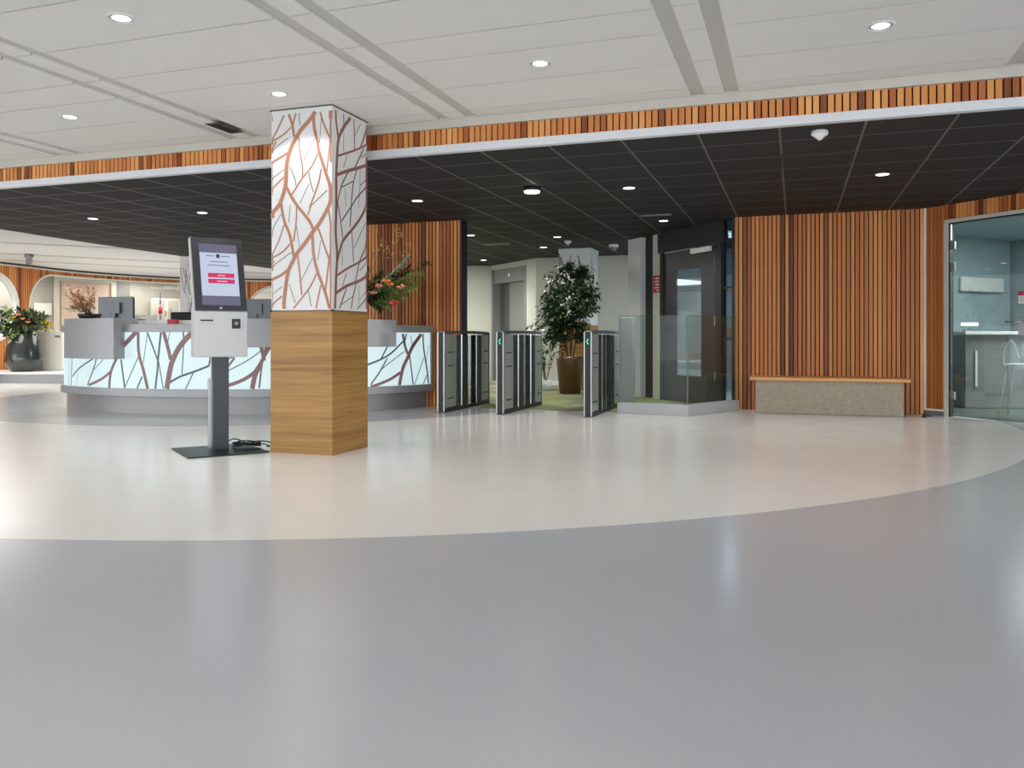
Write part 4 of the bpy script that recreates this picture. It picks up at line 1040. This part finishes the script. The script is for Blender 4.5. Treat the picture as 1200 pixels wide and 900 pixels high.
tb = empty('high_counter', (6.83,11.75,.008), R(-4), 'white-topped high counter in the room behind the glass door', 'counter')
mb = MB(); mb.box((0,0,1.06),(.92,.5,.045)); mb.build('countertop', 'white', tb, bevel=.006)
mb = MB(); mb.box((0,.03,.52),(.84,.4,1.03)); mb.build('body', 'wall_grey', tb, bevel=.004)
mb = MB(); mb.box((-.28,-.18,.56),(.03,.02,.5)); mb.build('handle', 'white', tb)
ml = empty('desk_lamp', (6.52,11.72,1.095), R(-4), 'small lit lamp on the high counter behind the glass door', 'lamp')
mb = MB(); mb.box((0,0,.01),(.16,.1,.02)); mb.tube([(0,0,.02),(0,0,.08)], .012); mb.build('base', 'wall_grey', ml)
mb = MB(); mb.box((0,0,.10),(.20,.08,.045)); mb.build('lamp_head', 'lamp_soft', ml)
wbd = empty('whiteboard', (ar(-1.315,-3.08)[0], ar(-1.315,-3.08)[1], 1.86), angE+pi/2, 'narrow pale whiteboard on the wall behind the glass door', 'whiteboard')
mb = MB(); mb.box((0,0,.0),(1.05,.03,.22)); mb.build('board', 'white', wbd)
mb = MB(); mb.box((0,-.01,-.12),(1.05,.05,.015)); mb.build('pen_tray', 'steel', wbd)
ch = empty('wire_stool', (6.30,10.12,.008), angE+R(200), 'white wire-legged stool seen through the glass door', 'stool')
mb = MB(); mb.box((0,0,.66),(.38,.38,.03)); mb.build('seat', 'white', ch, bevel=.01)
for sx in (-1,1):
    for sy in (-1,1):
        mb = MB(); mb.tube([(sx*.15,sy*.15,.65),(sx*.23,sy*.23,.012)], .011); mb.build('leg', 'white', ch)
mb = MB(); mb.tube(crom([(-.19,.17,.67),(-.17,.2,.86),(-.08,.21,.95),(0,.2,.74),(.08,.21,.95),(.17,.2,.86),(.19,.17,.67)],6), .011); mb.build('backrest', 'white', ch)
# ================================================================== POTTED FIG
q = gp(668,461.5); q.z = .004
fg = empty('potted_fig', q, 0, 'tall leafy fig tree in a bronze pot before the rear pillar', 'plant')
mb = MB(); mb.lathe([(.17,0),(.19,.01),(.245,.60),(.25,.665),(.22,.665),(.21,.58)], seg=28); pt_ = mb.build('pot', 'pot', fg)
mb = MB(); mb.lathe([(.21,.60),(.20,.61)], seg=20); mb.build('soil', 'soil', fg)
st = MB(); lv = MB(); rnd = random.Random(12); dq = q.y
def fl(px, py, d=0): return dp(px, py, dq+d)-q
trunk = []
for (x0, x1, xt, yt, d) in ((-.05,664,662,350,0),(.0,670,676,330,.05),(.04,675,684,352,-.05),(.02,668,668,315,.1),(-.03,662,650,365,.05)):
    P = crom([(x0,rnd.uniform(-.05,.05),.6), fl(x1,400,d), fl((x1+xt)/2+rnd.uniform(-3,3),(400+yt)/2,d), fl(xt,yt,d)], 6); st.tube(P, [.017*(1-.6*i/len(P)) for i in range(len(P))], 6); trunk += P[5:]
def inside(x, y):
    # silhouette of the crown in photo proportions
    prof = [(306,669,674),(312,660,684),(318,650,690),(324,641,693),(332,637,697),(342,635,702),(352,635,700),(362,635,697),(374,636,696),(386,634,694),(396,632,690),(404,634,686),(412,640,684),(418,650,680)]
    for (a, b) in zip(prof, prof[1:]):
        if a[0] <= y <= b[0]:
            t = (y-a[0])/(b[0]-a[0]); return a[1]+(b[1]-a[1])*t-1 <= x <= a[2]+(b[2]-a[2])*t+1
    return False
n = 0
while n < 270:
    x, y = rnd.uniform(630,704), rnd.uniform(307,417)
    if not inside(x, y): continue
    if y > 400 and rnd.random() < .92: continue
    n += 1; half = .5*(1-abs(y-355)/75); end = fl(x, y, rnd.uniform(-half, half*.6)); base = min(trunk, key=lambda p: (p-end).length+abs(p.z-(end.z-.25))*.6)
    P = crom([base, (base+end)/2+Vector((0,0,.05)), end], 4); st.tube(P, [.005,.004,.004,.003,.003,.002,.002,.0015,.001][:len(P)], 4)
    for k in range(17):
        p = P[-1-rnd.randint(0,4)]+Vector((rnd.gauss(0,.035),rnd.gauss(0,.035),rnd.gauss(0,.03))); a = rnd.uniform(0,2*pi)
        lv.leaf(p, (cos(a),sin(a),rnd.uniform(-1.0,.15)), (rnd.uniform(-.5,.5),rnd.uniform(-.5,.5),1), rnd.uniform(.075,.12), rnd.uniform(.03,.046), None, .12)
for (ex, ey) in ((702,346),(699,362),(618,384),(625,387),(632,383),(640,390),(645,405),(640,412),(646,396),(694,350),(698,354)):
    end = fl(ex, ey, 0); base = min(trunk, key=lambda p: (p-end).length); P = crom([base,(base+end)/2+Vector((0,0,.04)),end],5); st.tube(P, .004, 4); leafy(lv, P, .35, 26, .085, .03, rnd, .9)
st.build('trunk', 'bark', fg); lv.build('foliage', 'leaf', fg)
# second small plant by the lift (low leaves over the middle gate)
q2_ = dp(640,437,15.6); q2_.z = .004
pl = empty('potted_shrub', q2_, 0, 'low leafy shrub beside the bronze pot', 'plant'); st = MB(); lv = MB()
mb = MB(); mb.lathe([(.1,0),(.12,.2),(.11,.2),(.10,.17)], seg=16); mb.build('pot', 'white', pl)
for i in range(12):
    e_ = Vector((rnd.uniform(-.3,.15),rnd.uniform(-.2,.2),rnd.uniform(.45,.95))); P = crom([(0,0,.15), e_*.5+Vector((0,0,.1)), e_], 4); st.tube(P, .005, 4); leafy(lv, P, .4, 14, .09, .035, rnd)
st.build('stems', 'bark', pl); lv.build('foliage', 'leaf', pl)

# ================================================================== CEILING FITTINGS
def downlight(px, py, z, label, r=.085, kind='white', power=30, group='recessed downlights'):
    p = gp(px, py, z); e = empty('downlight', (p.x,p.y,z), 0, label, 'downlight', group)
    rim = 'profile' if kind == 'white' else ('black' if kind == 'black' else 'profile')
    mb = MB(); n = 28; vs = []; prof = [(r,0),(r,-.008),(r*.86,-.008),(r*.86,-.001)]
    for rr, zz in prof:
        for k in range(n): vs.append((rr*cos(2*pi*k/n), rr*sin(2*pi*k/n), zz))
    mb.add(vs, [(i*n+k, i*n+(k+1)%n, (i+1)*n+(k+1)%n, (i+1)*n+k) for i in range(3) for k in range(n)]); mb.build('trim_ring', rim, e)
    mb = MB(); mb.lathe([(r*.86,-.003),(r*.84,-.002)], seg=n); mb.build('diffuser', 'lamp' if r < .08 else 'lamp_soft', e)
    if z > 2.9:
        mb = MB()
        vs = [(rr*cos(2*pi*k/n), rr*sin(2*pi*k/n), zz) for rr, zz in ((r*.86,-.004),(r*.62,-.0035)) for k in range(n)]
        mb.add(vs, [(k,(k+1)%n,n+(k+1)%n,n+k) for k in range(n)]); mb.build('reflector', 'downlight_reflector', e)
    if power: spot((p.x,p.y,z-.03), power, 130, .9, .06) if px != 327 else spot((p.x,p.y,z-.03), 16, 124, .3, .04)
    return e
PWW, PWB = 75, 78
for (x, y, lab) in ((142,21,'recessed downlight in the white ceiling above the kiosk, topmost in the photo'),(82,137,'small recessed downlight in the white ceiling by the far end of the wood fascia'),
    (327,110,'recessed downlight in the white ceiling just before the big pillar'),(633,74,'recessed downlight in the middle of the white ceiling between two channel pairs'),(1032,30,'recessed downlight in the white ceiling above the glass door side')):
    downlight(x, y, ZW, lab, .088, 'white', PWW)
for (x, y, lab) in ((109,256,'downlight in the dark ceiling above the grey vase'),(237,249,'downlight in the dark ceiling directly over the kiosk screen'),(489,235,'downlight in the dark ceiling before the flower bouquet'),
    (737,220,'downlight in the dark ceiling between the black spot lamp and the smoke detector'),(777.5,258.5,'downlight in the dark ceiling in front of the black door'),(1034,204,'downlight in the dark ceiling before the bench wall'),
    (551.6,275.5,'downlight just past the black end of the slatted wall'),(653,277.5,'downlight above the fig tree beside the small round detector'),(637,289.5,'downlight above the elevator side of the fig tree'),(566.6,304.5,'downlight near the pale wall left of the elevator')):
    downlight(x, y, ZB, lab, .072, 'dark', PWB)
p = gp(623.5, 219.5, ZB); e = empty('spot_lamp', (p.x,p.y,ZB), 0, 'black surface mounted spot lamp on the dark ceiling over the gates', 'spot lamp')
mb = MB(); mb.lathe([(.085,-.045),(.1,-.04),(.1,0),(.09,0)], seg=24); mb.build('housing', 'black', e)
mb = MB(); mb.lathe([(.085,-.06),(.09,-.046)], seg=24); mb.build('lamp_head', 'lamp', e)
spot((p.x,p.y,ZB-.09), 40, 120, .8, .06)
# added spots without fixtures keep the lobby lit
for (u, v) in ((-7.6,5.6),(-6.3,1.2),(-1.7,1.2),(2.9,1.2),(5.2,5.2),(7.4,2.5),(-10.5,4.5)):
    p = W(u, v); spot((p.x,p.y,ZW-.03), PWW, 130, .9, .06)
for (x, y) in ((-3.6,12.9),(-8.5,12.3),(-7.4,10.3),(-1.8,16.5),(6.8,8.2),(6.9,10.2)):
    spot((x,y,ZB-.03), PWB, 130, .9, .06)

def detector(px, py, z, label, r=.06):
    p = gp(px, py, z); e = empty('smoke_detector', (p.x,p.y,z), 0, label, 'detector')
    mb = MB(); mb.lathe([(.012,-.075),(r*.55,-.05),(r*.98,-.03),(r,-.022)], seg=20); mb.build('sensor_dome', 'white', e)
    mb = MB(); mb.lathe([(r*.9,-.022),(r,-.018),(r*.95,0)], seg=20); mb.build('base', 'profile', e)
detector(960.5, 153.5, ZB, 'white smoke detector on the dark ceiling near the fascia', .068)
detector(665.5, 282, ZB, 'small white detector on the dark ceiling above the fig tree', .062)
p = gp(719, 286.5, ZB); e = empty('security_camera', (p.x,p.y,ZB), 0, 'white dome camera on the dark ceiling near the pale post', 'camera')
mb = MB(); mb.lathe([(.085,-.05),(.085,0),(.08,0)], seg=20); mb.build('housing', 'white', e)
mb = MB(); mb.lathe([(.01,-.115),(.045,-.1),(.065,-.07),(.07,-.05)], seg=18); mb.build('lens_dome', 'grey_metal', e)
def vent(px, py, z, su, sv, mat, label, cat='vent', name='ceiling_vent'):
    p = gp(px, py, z); e = empty(name, (p.x,p.y,z), -TH, label, cat)
    mb = MB(); mb.box((0,0,-.004),(su,sv,.008)); mb.build('frame', mat, e)
    mb = MB()
    k = max(3, int(sv/.03))
    for i in range(k): mb.box((0,-sv/2+.02+(sv-.04)*i/(k-1),-.010),(su-.03,.006,.008))
    mb.build('grille', 'black', e)
vent(263, 149.5, ZW+.0, .15, .36, 'groove', 'dark grille set in a ceiling channel near the big pillar')
p = gp(956, 186, ZB); 
e = empty('ceiling_hatch', (p.x,p.y,ZB), -TH, 'closed access hatch in the dark ceiling behind the smoke detector', 'hatch')
mb = MB(); mb.box((0,0,-.003),(.60,.60,.006)); mb.build('panel', 'dark_tiles', e); 
mb = MB(); mb.box((0,-.305,-.004),(.62,.012,.010)); mb.box((0,.305,-.004),(.62,.012,.010)); mb.box((-.305,0,-.004),(.012,.62,.01)); mb.box((.305,0,-.004),(.012,.62,.01)); mb.build('frame', 'black', e)
p = gp(769, 252, ZB); mb = MB(); mb.box((0,0,-.003),(.42,.12,.006)); o = mb.build('air_diffuser', 'wall_grey', None, loc=(p.x,p.y,ZB), rotz=-TH); tag(o, 'slim grey air diffuser in the dark ceiling above the pale post', 'vent')
p = gp(582, 286, ZB); mb = MB(); mb.box((0,0,-.003),(.5,.2,.006)); o = mb.build('air_diffuser', 'wall_grey', None, loc=(p.x,p.y,ZB), rotz=-TH); tag(o, 'flat grey air diffuser in the dark ceiling before the elevator', 'vent')
p = gp(58, 302, ZR); mb = MB(); mb.lathe([(.06,-.22),(.06,-.08),(.09,-.07),(.09,0)], seg=14); o = mb.build('projector_spot', 'grey_metal', None, loc=(p.x,p.y-.8,ZR)); tag(o, 'small grey spotlight hanging under the rear white ceiling', 'spotlight')

# ================================================================== LIGHT
area((-7.6,21.5,ZR-.05), 190, 5, 3, (1,.985,.96))  # area lights here are added fill without fixtures: rear hall, rooms, lift lobby
area((-11.5,16.5,ZR-.05), 130, 3, 3, (1,.985,.96))
for s_ in (5.5, 8, 11, 13.5):
    p, d, nr = wat(min(s_, LW-.5)); q = p-nr*1.1; area((q.x,q.y,ZR-.04), 55, 1.6, .6, (1,.975,.93))
p = KC+KD*1.2-KN*1.2; area((p.x,p.y,ZB-.05), 130, 1.2, 1.0, (.82,.92,1))
p = PC+E*1.2-NE*2.0; area((p.x,p.y,2.58), 150, 2.0, 1.4, (.95,.98,1))
area((-1.9,17.2,ZB-.05), 90, 1.5, 1.0, (1,.98,.93))  # added fill that brightens the lift lobby walls
w = bpy.data.worlds.new('daylight'); sc.world = w; w.use_nodes = True
bg = w.node_tree.nodes['Background']; bg.inputs[0].default_value = (.93,.97,1,1); bg.inputs[1].default_value = 3.3

# ================================================================== CAMERA
cam = bpy.data.cameras.new('camera'); co = bpy.data.objects.new('camera', cam); COL.objects.link(co)
co.location = (0,0,1); co.rotation_euler = (R(90),0,0)
cam.sensor_width = 36; cam.lens = 36*F/1200; cam.shift_y = -(450-HOR)/1200
cam.clip_end = 100
sc.camera = co
sc.view_settings.view_transform = 'Standard'; sc.view_settings.look = 'None'; sc.view_settings.gamma = 1; sc.view_settings.exposure = 0.35
sc.view_settings.use_curve_mapping = False
sc.cycles.max_bounces = 10; sc.cycles.transparent_max_bounces = 16; sc.cycles.sample_clamp_indirect = 6
